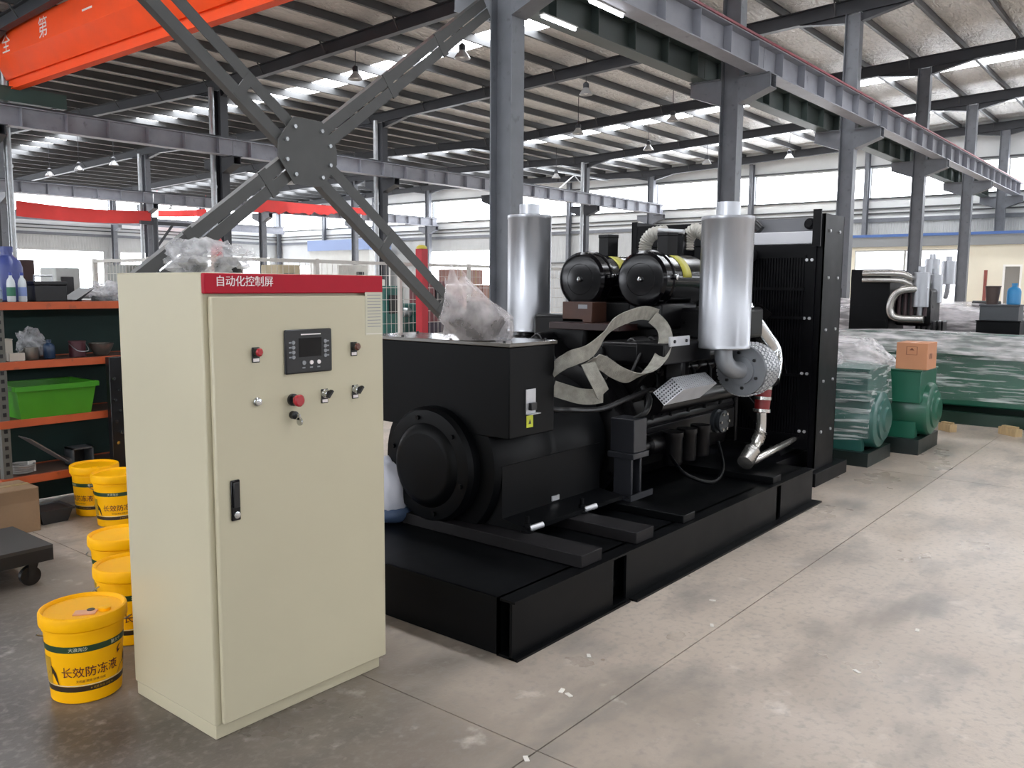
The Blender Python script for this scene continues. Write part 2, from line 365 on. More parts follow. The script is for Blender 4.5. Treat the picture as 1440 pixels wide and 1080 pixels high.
for X in FRAMES[:-1] + [FRAMES[-1]-.25]:       # roof frames
    t = thing('roof_rafter', 'dark steel roof rafter spanning from column row to column row under the purlins', 'rafter', (X, L1, rz(L1)), 'roof rafters of the hall')
    mb = MB()
    for ya, yb in zip(ybr, ybr[1:]): ibeam(mb, (X, ya, rz(ya)+RD/2), (X, yb, rz(yb)+RD/2), (0, 0, 1), RD, .2)
    for Yc in (L1, L2, L3):                    # haunches at the columns
        for s in (-1, 1):
            z = rz(Yc); zo = rz(Yc+s*1.4)
            y0_ = Yc+s*.195; mb.prism([(X-.008, y0_, rz(y0_)), (X-.008, y0_, z-.22), (X-.008, Yc+s*1.4, zo)], (.016, 0, 0)); mb.bar((X, y0_, z-.22), (X, Yc+s*1.4, zo-.008), .18, .016, (0, 0, 1))
    mb.build('rafter_beam', steel_d, t, smooth=0)
    for i, Y in enumerate(py):                 # fly braces from rafter to purlin
        if i % 2 == 0 and X > 5 and Y < bx(45): MB().bar((X+.02, Y+.05, rz(Y)+.04), (X-.3, Y, rz(Y)+RD+.1), .03, .03).build('fly_brace', steel_p, t, smooth=0)

# ---- columns with brackets, runway beams
ZC = bz(5.2)                                   # top of brackets
def hcol(mb, X, Y, z0, z1, d=.38, w=.27, t=.02):
    mb.box(X-w/2, X+w/2, Y-d/2, Y-d/2+t, z0, z1); mb.box(X-w/2, X+w/2, Y+d/2-t, Y+d/2, z0, z1); mb.box(X-.008, X+.008, Y-d/2+t, Y+d/2-t, z0, z1); return mb
rows = {L1: 'row of columns behind the black generator', L2: 'second row of columns, beyond the orange crane', L3: 'third row of columns, where the red banners hang'}
def column(X, Y, m):
    t = thing('steel_column', 'grey H-section steel column with crane brackets in the ' + rows[Y], 'column', (X, Y, 0), 'columns of the ' + rows[Y].split(',')[0])
    hcol(MB(), X, Y, .03, rz(Y)-.012).build('shaft', m, t, smooth=0)
    box('base_plate', m, t, X-.28, X+.28, Y-.34, Y+.34, 0, .03, smooth=0)
    for s in (-1, 1):
        mb = MB(); y0, y1 = Y+s*.19, Y+s*.84
        for dx in (-.14, .12): mb.prism([(X+dx, y0, ZC-.5), (X+dx, y0, ZC-.02), (X+dx, y1, ZC-.02), (X+dx, y1, ZC-.26)], (.02, 0, 0))
        mb.box(X-.2, X+.2, min(y0, y1), max(y0, y1), ZC-.02, ZC); mb.bar((X, y0, ZC-.5), (X, y1, ZC-.26), .32, .02, (0, 0, 1))
        mb.build('bracket', m, t, smooth=0)
    return t
for i, X in enumerate(FRAMES[3:]):
    if X < bx(37): column(X, L1, steel)
for X in FRAMES[3:-1]: column(X, L2, steel_d)
for X in FRAMES[3:-1]: column(X, L3, steel)
c = column(FRAMES[-1]-.25, L1, steel); c2 = column(FRAMES[-1]-.25, L2, steel); c3 = column(FRAMES[-1]-.25, L3, steel)
gp = 'wind posts along the glazed end wall'
for Y in posts:
    if min(abs(Y-q) for q in (L1, L2, L3)) > .5:
        t = thing('wall_post', 'slim grey steel post standing against the end wall', 'post', (XE-.2, Y, 0), gp)
        ibeam(MB(), (XE-.25, Y, 0), (XE-.25, Y, rz(Y)), (1, 0, 0), .3, .2).build('shaft', steel, t, smooth=0); box('base_plate', steel, t, XE-.45, XE-.05, Y-.15, Y+.15, 0, .02, smooth=0)
for X in FRAMES[4:-1]:
    t = thing('wall_post', 'slim grey steel post standing against the far side wall', 'post', (X, L4, 0), 'posts along the far side wall')
    ibeam(MB(), (X, L4, 0), (X, L4, rz(L4)), (0, 1, 0), .4, .26).build('shaft', steel, t, smooth=0)
    mb = MB(); mb.prism([(X-.12, L4-.2, ZC-.45), (X-.12, L4-.2, ZC), (X-.12, L4-.9, ZC), (X-.12, L4-.9, ZC-.22)], (.24, 0, 0)); mb.build('bracket', steel, t, smooth=0)

BH = .52                                        # runway beam depth
def runway(X0, X1, Y, m, label, group, rail=True, red=False, stiff=True):
    t = thing('runway_beam', label, 'crane beam', ((X0+X1)/2, Y, ZC), group)
    mb = ibeam(MB(), (X0+.01, Y, ZC+BH/2), (X1-.01, Y, ZC+BH/2), (0, 0, 1), BH, .34, .022, .014); mb.build('girder', m, t, smooth=0)
    if rail: MB().box(X0, X1, Y-.04, Y+.04, ZC+BH, ZC+BH+.07).build('rail', rail_m if red else steel_d, t, smooth=0)
    if red: MB().box(X0, X1, Y-.2, Y-.15, ZC+BH, ZC+BH+.04).build('conductor_rail', rail_m, t, smooth=0)
    if stiff:
        n = 6; src = None
        for i in range(n):
            x = X0 + (i+.5)*(X1-X0)/n
            if src is None: src = MB().box(x-.006, x+.006, Y-.16, Y-.008, ZC+.024, ZC+BH-.024).build('stiffener', m, t, smooth=0); x0 = x
            else: o = src.copy(); COL.objects.link(o); o.location = (x-x0, 0, 0)
    return t
off = .62
for X0, X1 in zip(FRAMES[3:], FRAMES[4:]):
    X1 = min(X1, XE-.1)
    runway(X0, X1, L1-off, beam_m, 'grey crane runway beam with red rail on the near side of the first column row', 'near runway beams of the first column row', True, True)
    runway(X0, X1, L1+off, beam_g, 'dark green-grey crane runway beam on the far side of the first column row', 'far runway beams of the first column row')
    runway(X0, X1, L2-off, beam_m, 'grey crane runway beam with stiffener plates on the second column row', 'runway beams of the second column row')
    runway(X0, X1, L3-off, beam_m, 'pale grey crane runway beam above the red banners', 'runway beams of the third column row')
    runway(X0, X1, L4-.75, beam_m, 'distant crane runway beam along the far side wall', 'runway beams along the far side wall', True, False, False)
# ridge and tie rods near the end wall
for (Y, s) in ((bx(24.6), 0), (bx(4.4), 0)):
    t = thing('wind_brace', 'pale V-shaped tube brace under the roof by the ' + ('second' if Y > 10 else 'first') + ' column row near the end wall', 'brace', (bx(35), Y, bz(6.9)))
    zt = rz(Y)-.02
    MB().bar((bx(32), Y, zt), (bx(38), Y, zt), .09, .09).build('strut', galv, t)
    for dx in (-2, 2): MB().cyl((bx(35), Y, zt-.05), (bx(35)+dx, Y, zt-1.25), .03).build('diagonal', galv, t)

# ---- cross brace between the first two columns of the nearest row
t = thing('cross_brace', 'large bolted X-shaped steel cross brace with centre gusset plate', 'brace', (bx(5.09), L1, bz(2.917)))
def Bp(x, z, dy=0): return Vector((bx(x), L1+dy, bz(z)))
Cc = Bp(5.09, 2.917)
d1 = (Bp(7.048, 1.404)-Bp(3.742, 3.932)).normalized(); d2 = (Bp(7.701, 4.917)-Bp(3.562, 1.818)).normalized()
for d, la, lb in ((d1, 3.35, 3.9), (d2, 2.75, 3.7)):
    a, b = Cc - d*la, Cc + d*lb
    if a.z < .05: a = Cc - d*((Cc.z-.05)/abs(d.z))
    nrm = Vector((0, 1, 0)).cross(d).normalized(); gp_ = .105 if d is d1 else .068
    for s in (-1, 1):
        mb = MB(); mb.bar(a+nrm*s*gp_, b+nrm*s*gp_, .012, .12, nrm); mb.bar(a+nrm*s*(gp_+.054)+Vector((0, .05, 0)), b+nrm*s*(gp_+.054)+Vector((0, .05, 0)), .1, .012, nrm)
        mb.build('brace_angle', brace_m, t, smooth=0)
    L = (b-a).length; n = 6
    for i in range(1, n):
        p = a+d*(L*i/n)
        if (p-Cc).length > .5: MB().obox(p, (.1, .02, .30), Matrix((d, Vector((0, 1, 0)), nrm)).transposed()).build('batten_plate', brace_m, t, smooth=0)
poly = []
n1 = Vector((0, 1, 0)).cross(d1).normalized(); n2 = Vector((0, 1, 0)).cross(d2).normalized()
for d, nn in ((d1, n1), (-d2, n2), (-d1, n1), (d2, n2)):
    for s in (1, -1): poly.append(Cc + d*.36 + nn*.165*s - Vector((0, .03, 0)))
poly.sort(key=lambda p: math.atan2(p.z-Cc.z, p.x-Cc.x))
MB().prism(poly, (0, -.014, 0)).build('gusset_plate', brace_m, t, smooth=0)
for d, nn in ((d1, n1), (-d2, n2), (-d1, n1), (d2, n2)):
    for s in (1, -1):
        p = Cc + d*.29 + nn*.09*s; MB().cyl(p-Vector((0, .044, 0)), p-Vector((0, .07, 0)), .022, n=6).build('bolt', galv, t)
# ------------------------------------------------------------------ control cabinet
cab_m = mat('cabinet_paint', '#c3bba0', .38, 0, .03, 2, coat=.15)
red_p = mat('header_red', '#ad1129', .5, spec=.25)
white_ink = mat('white_ink', '#f0e8e6', .5)
blk = mat('black_plastic', '#141416', .35)
blk_gloss = mat('black_gloss', '#070609', .14, spec=.3)
grey_ink = mat('grey_ink', '#8d8f93', .5)
red_lens = mat('red_lens', '#a8202c', .18, coat=.5)
brown_lens = mat('brown_lens', '#5a2f22', .2, coat=.4)
chrome = mat('chrome', '#c9cbcc', .2, 1)
paper_m = mat('sticker_paper', '#c7c3ae', .6)
seam_m = mat('cabinet_seam', '#55524a', .8)
X0, X1, Y0, Y1, CH = 1.682, 2.525, 2.78, 3.40, 1.757
cab = thing('control_cabinet', 'tall cream steel control cabinet with red header strip and black controller screen', 'cabinet', ((X0+X1)/2, (Y0+Y1)/2, 0))
box('body', cab_m, cab, X0, X1, Y0+.012, Y1, .055, CH, bevel=.006)
box('plinth', cab_m, cab, X0+.004, X1-.015, Y0+.02, Y1-.01, 0, .055, bevel=.003)
door = box('door', cab_m, cab, X0+.022, X1-.003, Y0-.014, Y0+.010, .062, 1.672, bevel=.006)
hd = box('header_strip', red_p, cab, X0, X1, Y0-.012, Y0+.011, 1.682, CH-.002, bevel=.004)
def front(x, y, d=0): p = oy(Y0-.014, x, y); return Vector((p.x, Y0-.014-d, p.z))
def ftext(c): return lambda p: Vector((c.x+p.x, c.y-.0006-p.z, c.z+p.y))
c = front(345, 396.5); c.y = Y0-.0125
lettering('lettering', '自动化控制屏', .041, white_ink, hd, ftext(c))
# controller
a, b = front(398, 464), front(465, 521)
mx, mz, hw, hh = (a.x+b.x)/2, (a.z+b.z)/2, (b.x-a.x)/2, (a.z-b.z)/2
ctl = box('controller', blk, cab, mx-hw, mx+hw, Y0-.026, Y0-.0145, mz-hh, mz+hh, bevel=.008)
box('screen', blk_gloss, ctl, mx-hw*.44, mx+hw*.52, Y0-.0275, Y0-.0262, mz-hh*.25, mz+hh*.6, smooth=0)
for s in (-1, 1):
    for k in range(4):
        zz = mz+hh*(.42-.22*k); xx = mx+s*hw*.68
        MB().cyl((xx, Y0-.026, zz), (xx, Y0-.030, zz), .0075, n=12).build('key', grey_ink, ctl)
        box('legend', grey_ink, ctl, xx+s*.014-.006, xx+s*.014+.006, Y0-.0266, Y0-.0262, zz-.003, zz+.003, smooth=0)
for k in range(3):
    xx = mx+hw*(-.25+.32*k); zz = mz-hh*.52; MB().cyl((xx, Y0-.026, zz), (xx, Y0-.030, zz), .0085, n=12).build('key', white_ink if k else grey_ink, ctl)
    box('legend', grey_ink, ctl, xx-.007, xx+.007, Y0-.0266, Y0-.0262, zz-.022, zz-.017, smooth=0)
box('legend', white_ink, ctl, mx-hw*.35, mx+hw*.5, Y0-.0266, Y0-.0262, mz+hh*.74, mz+hh*.79, smooth=0)
def holder(px, py, lens, r=.0165, sel=False):
    c = front(px, py); t = box('switch_plate', blk, cab, c.x-.017, c.x+.017, Y0-.018, Y0-.0145, c.z-.04, c.z+.018, bevel=.002)
    box('name_tag', white_ink, t, c.x-.013, c.x+.013, Y0-.0192, Y0-.0182, c.z-.036, c.z-.024, smooth=0)
    MB().lathe((c.x, Y0-.018, c.z), (0, -1, 0), [(r*1.12, 0), (r*1.12, .008), (r, .009), (r, .02), (r*.8, .026)], 20).build('ring', chrome if sel else blk, t)
    if sel:
        mb = MB().obox((c.x, Y0-.05, c.z), (.011, .018, .036), Matrix.Rotation(math.radians(40), 3, 'Y')); mb.build('selector_lever', blk, t, bevel=.002)
    else: MB().lathe((c.x, Y0-.036, c.z), (0, -1, 0), [(r*.95, 0), (r*.95, .006), (r*.6, .012)], 20).build('lens', lens, t)
holder(359, 495, red_lens); holder(497, 487, brown_lens); holder(456, 553, blk, sel=True); holder(499, 547, blk, sel=True)
c = front(411, 562)
es = MB().lathe((c.x, Y0-.0145, c.z), (0, -1, 0), [(.024, 0), (.024, .012), (.015, .014), (.015, .034)], 24).build('emergency_stop', blk, cab)
MB().lathe((c.x, Y0-.047, c.z), (0, -1, 0), [(.022, 0), (.024, .006), (.024, .014), (.018, .02)], 24).build('mushroom_button', red_lens, es)
c = front(411, 579)
ks = MB().lathe((c.x, Y0-.0145, c.z-.012), (0, -1, 0), [(.016, 0), (.016, .02), (.012, .022)], 18).build('key_switch', blk, cab)
box('key', chrome, ks, c.x-.003, c.x+.003, Y0-.062, Y0-.034, c.z-.028, c.z-.005, smooth=0); MB().cyl((c.x-.003, Y0-.06, c.z-.034), (c.x+.003, Y0-.06, c.z-.034), .016, n=14).build('key_bow', chrome, ks)
c = front(361, 565); MB().lathe((c.x, Y0-.0145, c.z), (0, -1, 0), [(.017, 0), (.017, .006), (.013, .01), (.013, .016), (.005, .018)], 20).build('barrel_lock', chrome, cab)
a, b = front(323, 676), front(337, 730)
hn = box('door_handle', blk_gloss, door, a.x, b.x, Y0-.024, Y0-.0145, b.z, a.z, bevel=.003)
zc = b.z+.022; MB().lathe(((a.x+b.x)/2, Y0-.024, zc), (0, -1, 0), [(.013, 0), (.013, .006), (.005, .008)], 16).build('lock', chrome, hn)
box('lever', blk, hn, a.x+.006, b.x-.006, Y0-.03, Y0-.0242, b.z+.05, a.z-.008, bevel=.002)
a, b = front(513, 411), front(541, 470); b.x = min(b.x, X1-.006)
st = box('parts_list_sticker', paper_m, door, a.x, b.x, Y0-.0152, Y0-.0142, b.z, a.z, smooth=0)
box('rule', white_ink, st, a.x+.004, b.x-.004, Y0-.0156, Y0-.0153, b.z+.004, b.z+.006, smooth=0)
for k in range(11):
    zz = a.z-.014-k*.0132; box('print_line', grey_ink, st, a.x+.012, b.x-.010, Y0-.0156, Y0-.0153, zz, zz+.003, smooth=0)

# small dark parts in clear bags on top of the cabinet
bag_m = film('clear_bag', '#e9e9ec', .42, .15, 14, 1)
dark_part = mat('dark_rubber', '#1e1d1c', .6, 0, .2, 8)
t = thing('bagged_parts', 'clear plastic bag of small dark parts lying on top of the cream cabinet', 'plastic bag', (1.95, 3.15, CH))
MB().lathe((1.90, 3.22, CH), (0, 0, 1), [(.05, 0), (.06, .03), (.055, .055), (.02, .065)], 18).build('dark_part', dark_part, t)
MB().lathe((2.03, 3.16, CH), (0, 0, 1), [(.05, 0), (.055, .04), (.03, .07)], 18).build('dark_part', dark_part, t)
mb = blob((1.965, 3.19, CH+.055), (.17, .11, .085), 3, .45, 2.4, 4, -.054); mb.build('film', bag_m, t, smooth=60)

# ------------------------------------------------------------------ black generator set
gen = mat('generator_black', '#050608', .42, 0, .25, 4, spec=.14)
gen2 = mat('engine_black', '#080709', .32, 0, .3, 6, spec=.28)
gen3 = mat('radiator_black', '#050508', .42, 0, .2, 5, spec=.16)
wood_b = mat('dark_foot', '#141214', .6, 0, .2, 6, spec=.25)
alu = mat('muffler_aluminised', '#b3b5ba', .34, .85, .05, 3)
alu_s = mat('silver_paint', '#c4c5c8', .4, .5, .08, 10)
steel_hose = mat('corrugated_silver', '#c8c5c0', .25, .9)
red_hose = mat('red_silicone', '#7c1d1f', .45)
cloth_o = mat('tape_yellow', '#b8b243', .35)
YC, ZK = 3.5, .667
g = thing('generator_set', 'long black diesel generator set on a black skid with two silver mufflers', 'generator', (5.4, YC, 0))
GX0, GX1, GY0, GY1, GZ = 2.94, 6.75, 2.365, 4.62, .28
# skid
mb = MB()
mb.box(GX0, GX1, GY0+.09, GY0+.105, 0, GZ); mb.box(GX0, GX1, GY1-.105, GY1-.09, 0, GZ); mb.box(GX0, GX0+.012, GY0+.09, GY1-.09, .005, GZ); mb.box(GX1-.012, GX1, GY0+.09, GY1-.09, .005, GZ)
sk = mb.build('skid_frame', gen, g, smooth=0)
box('deck_plate', gen, sk, GX0+.004, GX1, GY0, GY1, GZ-.012, GZ, smooth=0)
for y0, y1 in ((GY0, GY0+.09), (GY1-.09, GY1)): box('bottom_flange', gen, sk, GX0, GX1, y0, y1, 0, .014, smooth=0)
box('side_plate', gen, sk, GX0, 3.80, GY0+.012, GY0+.027, .014, GZ-.012, smooth=0)
box('side_plate', gen, sk, 3.93, 6.02, GY0+.012, GY0+.027, .014, GZ-.012, smooth=0)
box('side_plate', gen, sk, 6.10, GX1, GY0+.012, GY0+.027, .014, GZ-.012, smooth=0)
box('toe_plate', gen, sk, GX0, 3.93, GY0-.02, GY0+.03, 0, .012, smooth=0); box('toe_plate', gen, sk, 3.95, GX1+.06, GY0-.05, GY0+.03, 0, .012, smooth=0)
for x in (3.88, 6.06): MB().cyl((x, GY0+.09, .1), (x, GY0+.06, .1), .02, n=6).build('bolt', gen, sk)
# cross members carrying the feet
for x, y1, z1 in ((3.53, 4.6, .347), (4.07, 4.6, .347), (4.62, 4.5, .33), (6.0, 4.5, .33)):
    w = .19 if x < 4.5 else .15
    cm = MB().box(x, x+w, 2.40, y1, GZ, z1).build('cross_member', wood_b if x < 4.5 else gen, g, bevel=.004)
    if x < 4.5:
        for yb in (2.88, 4.12):
            f = MB().lathe((x+w-.03, yb, z1), (0, 0, 1), [(.04, 0), (.04, .012), (.022, .014), (.022, .05), (.012, .052), (.012, .09)], 12).build('foot_bolt', gen, cm)
            MB().cyl((x+w-.03, yb-.02, z1+.022), (x+w+.05, yb-.05, z1+.035), .017, n=12).build('wrapped_nut', alu_s, f)
# alternator
al = MB().lathe((3.60, YC, ZK), (1, 0, 0), [(.30, 0), (.44, .02), (.46, .05), (.46, .52), (.455, .53), (.455, .60), (.46, .61), (.46, 1.12), (.43, 1.14), (.43, 1.2)], 48).build('alternator_barrel', gen, g)
MB().lathe((3.60, YC, ZK), (-1, 0, 0), [(.345, -.01), (.345, .05), (.325, .075), (.30, .08), (.25, .082), (.235, .10), (.215, .112), (.20, .118), (.19, .118), (.14, .122)], 48).build('end_cover', gen, al)
for k in range(6):
    a = k*math.pi/3+.3; MB().cyl((3.525, YC+.285*math.cos(a), ZK+.285*math.sin(a)), (3.505, YC+.285*math.cos(a), ZK+.285*math.sin(a)), .014, n=6).build('bolt', gen, al)
mb = MB(); mb.prism([(3.66, YC-.462, .40), (3.66, YC-.64, .375), (3.66, YC-.64, .35), (3.66, YC+.64, .35), (3.66, YC+.64, .375), (3.66, YC+.462, .40), (3.66, YC+.462, .70), (3.66, YC-.462, .70)], (1.0, 0, 0)); mb.build('alternator_feet', gen, al, smooth=0)
for k in range(5):                              # air outlet louvres on the side
    a = math.radians(197+k*5); MB().obox((3.78, YC+.463*math.cos(a), ZK+.463*math.sin(a)), (.22, .012, .022), Matrix.Rotation(a, 3, 'X')).build('louvre', gen, al, smooth=0)
box('rating_plate', grey_ink, al, 4.02, 4.12, YC-.627, YC-.6205, .39, .42, smooth=0) if 0 else None
p = oy(YC-.465, 781, 700); MB().obox((p.x, YC-.466, p.z), (.075, .006, .03), 0).build('rating_plate', alu_s, al, smooth=0)
# terminal box
TX0, TX1, TY0, TY1, TZ0, TZ1 = 3.605, 4.02, 2.945, 4.12, .872, 1.382
tb = box('terminal_box', gen, g, TX0, TX1, TY0, TY1, TZ0, TZ1, bevel=.006)
lid_m = mat('terminal_lid', '#57534c', .12, 0, .1, 3, coat=1)
box('lid', lid_m, tb, TX0-.012, TX1+.012, TY0-.012, TY1+.012, TZ1, TZ1+.022, bevel=.004)
for yy in (3.0, 3.4, 3.8, 4.05):
    for xx in (TX0+.02, TX1-.02): MB().cyl((xx, yy, TZ1+.022), (xx, yy, TZ1+.032), .009, n=6).build('lid_screw', blk, tb)
a, b = oy(TY0, 739, 548), oy(TY0, 752, 580)
br = box('sensor_bracket', alu_s, tb, a.x, b.x, TY0-.006, TY0-.001, b.z, a.z, smooth=0)
box('sensor', blk, br, a.x+.02, b.x-.016, TY0-.03, TY0-.0065, b.z+.02, b.z+.062, bevel=.003)
box('bracket_lip', alu_s, br, a.x, b.x+.02, TY0-.03, TY0-.002, b.z-.004, b.z, smooth=0)
a, b = oy(TY0, 740, 585), oy(TY0, 749, 600); ys_ = box('warning_label', mat('label_yellow', '#c9cf3a', .5), tb, a.x, b.x, TY0-.003, TY0-.001, b.z, a.z, smooth=0)
c = (a+b)/2; MB().prism([(c.x-.012, TY0-.0032, c.z-.014), (c.x+.012, TY0-.0032, c.z-.014), (c.x, TY0-.0032, c.z+.014)], (0, -.0006, 0)).build('warning_symbol', blk, ys_, smooth=0)
# flywheel housing, block, banks
EX0, EX1 = 4.80, 6.75
MB().lathe((EX0-.02, YC, ZK+.02), (1, 0, 0), [(.44, 0), (.52, .03), (.52, .06), (.48, .07), (.48, .20), (.53, .21), (.53, .26)], 40).build('flywheel_housing', gen2, g)
for k in range(14):
    a = 2*math.pi*k/14; MB().cyl((EX0+.0, YC+.495*math.cos(a), ZK+.02+.495*math.sin(a)), (EX0-.012, YC+.495*math.cos(a), ZK+.02+.495*math.sin(a)), .013, n=6).build('housing_bolt', gen, g)
eng = MB().prism([(5.04, YC-.36, .40), (5.04, YC+.36, .40), (5.04, YC+.44, .75), (5.04, YC+.30, 1.02), (5.04, YC-.30, 1.02), (5.04, YC-.44, .75)], (EX1-5.04, 0, 0)).build('engine_block', gen2, g, bevel=.02)
MB().prism([(5.1, YC-.24, .30), (5.1, YC+.24, .30), (5.1, YC+.34, .42), (5.1, YC-.34, .42)], (1.45, 0, 0)).build('oil_pan', gen2, eng, bevel=.015)
for s in (-1, 1):
    dirv = Vector((0, s*.62, .785)); sd = Vector((0, .785, -s*.62)); M3 = Matrix((Vector((1, 0, 0)), sd, dirv)).transposed()
    for k in range(6):
        xc = 5.20+k*.265; c = Vector((xc, YC, ZK)) + dirv*.56
        hd_ = MB().obox(c, (.245, .30, .30), M3).build('cylinder_head', gen2, eng, bevel=.015)
        vc = MB().obox(c+dirv*.2, (.235, .25, .10), M3).build('valve_cover', gen2, eng, bevel=.03)
        for q in (-.08, .08): MB().cyl(c+dirv*.25+Vector((q, 0, 0)), c+dirv*.268+Vector((q, 0, 0)), .014, n=6).build('cover_bolt', gen, vc)
        MB().tube(spline([c-sd*s*.0+dirv*.1+sd*(-s*.0), c+dirv*.02+Vector((0, s*.21, -.02)), Vector((xc-.05, YC+s*.56, .80))], 4), .014, 8).build('injector_pipe', gen, hd_) if s < 0 else None
    MB().tube([(5.1, YC+s*.60, .92), (6.65, YC+s*.60, .92)], .075, 16).build('exhaust_manifold', gen2, eng)
    MB().box(5.08, 6.7, YC+s*.44-.02, YC+s*.44+.02, .55, .72).build('side_cover', gen2, eng, bevel=.008)
MB().box(5.1, 6.6, YC-.17, YC+.17, 1.0, 1.22).build('intake_plenum', gen2, eng, bevel=.03)
# details on the side towards the aisle
for k, xx in enumerate((5.35, 5.56, 5.77)):
    f = MB().lathe((xx, YC-.62, .46), (0, 0, 1), [(.03, 0), (.065, .01), (.07, .03), (.07, .20), (.075, .21), (.075, .24)], 20).build('oil_filter', gen2, eng)
p = oy(2.85, 1015, 592)
pl = MB().lathe((6.05, YC-.60, p.z), (0, -1, 0), [(.09, 0), (.09, .03), (.06, .035), (.06, .05), (.085, .055), (.085, .075), (.03, .08)], 24).build('water_pump', mat('pump_grey', '#3c4044', .4, .4), eng)
for k in range(6):
    a = k*math.pi/3; MB().cyl((6.05+.065*math.cos(a), YC-.675, p.z+.065*math.sin(a)), (6.05+.065*math.cos(a), YC-.69, p.z+.065*math.sin(a)), .011, n=6).build('bolt', steel_hose, pl)
MB().tube([(5.0, YC-.52, .62), (5.12, YC-.53, .62), (5.13, YC-.53, .62), (5.45, YC-.53, .62)], [.05, .05, .075, .075], 18).build('starter_motor', gen2, eng)
MB().lathe((5.62, YC-.50, .62), (0, -1, 0), [(.05, -.1), (.05, .14), (.03, .15)], 18).build('fuel_filter_head', gen2, eng)
# engine mounts beside the flywheel housing
for s in (-1, 1):
    mb = MB(); yy = YC+s*.58
    mb.box(4.74, 4.90, yy-.09, yy+.09, .64, .86); mb.box(4.72, 4.92, yy-.1, yy+.1, .60, .64); mb.box(4.75, 4.77, yy-.07, yy+.07, .33, .60); mb.box(4.86, 4.88, yy-.07, yy+.07, .33, .60)
    mt = mb.build('engine_mount', mat('mount_grey', '#26272c', .4), g, bevel=.005)
    mb = MB(); mb.box(4.70, 4.98, yy-.1, yy+.1, .33, .345); mb.box(4.70, 4.98, yy-.1, yy-.085, .345, .37); mb.build('mount_plate', mat('mount_grey', '#26272c'), mt, smooth=0)
# hoses and cables
MB().tube(spline([(4.0, TY0+.06, 1.0), (4.06, TY0-.0, .99), (4.25, 2.97, .965), (4.5, 2.93, .95), (4.75, 2.88, 1.0), (5.0, 2.86, 1.03), (5.1, 2.9, 1.0)], 6), .017, 10).build('cable', blk, g)
MB().tube(spline([(4.95, 2.9, 1.05), (4.92, 2.83, .98), (4.86, 2.82, .90), (4.84, 2.9, .84)], 6), .02, 10).build('cable', blk, g)
MB().tube(spline([(5.3, YC-.62, .55), (5.2, 2.7, .45), (5.45, 2.62, .36), (5.75, 2.68, .40), (5.95, 2.82, .55)], 6), .013, 8).build('cable', gen, g)
# slatted plastic wrapped reel part next to the alternator
# heat shields
def perforated(name, o, u, v, nu, nv, t, m, parent, hole=.42):
    """thin sheet of real holes: o corner, u and v edge vectors"""
    o, u, v = Vector(o), Vector(u), Vector(v); n = u.cross(v).normalized()*t; mb = MB()
    for i in range(nu):
        for j in range(nv):
            a = o+u*(i/nu)+v*(j/nv); du = u/nu; dv = v/nv; h = (1-hole)/2
            P = [a, a+du, a+du+dv, a+dv]; Q = [a+du*h+dv*h, a+du*(1-h)+dv*h, a+du*(1-h)+dv*(1-h), a+du*h+dv*(1-h)]
            mb.add(P+Q, [(0, 1, 5, 4), (1, 2, 6, 5), (2, 3, 7, 6), (3, 0, 4, 7)])
    ob = mb.build(name, m, parent, smooth=0); ob['kind'] = 'stuff'; md = ob.modifiers.new('thickness', 'SOLIDIFY'); md.thickness = t; return ob
shd = mat('heat_shield', '#b4b6ba', .45, .5, .1, 8)
hC, hF = oy(2.57, 961, 548), oy(2.57, 1008, 539); hD, hB = oy(2.61, 934, 570), oy(2.72, 945, 531)
eF, eB, eD = hF-hC, hB-hC, hD-hC
ins = (eF*.02+eB*.05+eD*.05)
hs = MB().add([hC+ins, hC+ins+eF*.94, hC+ins+eF*.94+eB*.9, hC+ins+eB*.9, hC+ins+eD*.9, hC+ins+eF*.94+eD*.9, hC+ins+eF*.94+eB*.9+eD*.9, hC+ins+eB*.9+eD*.9], [(3, 2, 1, 0), (4, 5, 6, 7), (0, 1, 5, 4), (1, 2, 6, 5), (2, 3, 7, 6), (3, 0, 4, 7)]).build('heat_shield', mat('shield_core', '#33353a', .6, .2), g, smooth=0)
perforated('perforated_end', hC, eB, eD, 5, 9, .004, shd, hs, .55)
perforated('perforated_top', hC, eF, eB, 16, 8, .004, shd, hs, .42)
perforated('perforated_side', hC, eF, eD, 18, 7, .004, shd, hs, .18)
# turbocharger drum with perforated rim, facing the alternator end
pc = ox(5.68, 1040, 521); RD_ = .188
dr = MB().lathe((5.70, pc.y, pc.z), (1, 0, 0), [(.06, -.022), (.10, -.02), (.10, 0), (RD_-.008, 0), (RD_-.008, .01), (RD_-.014, .012), (RD_-.014, .28)], 36).build('turbocharger', mat('turbo_grey', '#85888d', .45, .5, .1, 8), g)
mb = MB(); n = 40
for k in range(n):
    for j in range(6):
        a0, a1 = 2*math.pi*(k+.18+.5*(j % 2))/n, 2*math.pi*(k+.82+.5*(j % 2))/n
        x0, x1 = 5.712+j*.034, 5.712+j*.034+.022
        pts = [Vector((x, pc.y+RD_*math.cos(a), pc.z+RD_*math.sin(a))) for x, a in ((x0, a0), (x1, a0), (x1, a1), (x0, a1))]
        mb.add(pts, [(0, 1, 2, 3)])
ob = mb.build('perforated_rim', alu_s, dr, smooth=0); ob['kind'] = 'stuff'; md = ob.modifiers.new('thickness', 'SOLIDIFY'); md.thickness = .005
for k in range(6):
    a = k*math.pi/3+.4; MB().cyl((5.70, pc.y+.125*math.cos(a), pc.z+.125*math.sin(a)), (5.685, pc.y+.125*math.cos(a), pc.z+.125*math.sin(a)), .012, n=6).build('bolt', blk, dr)
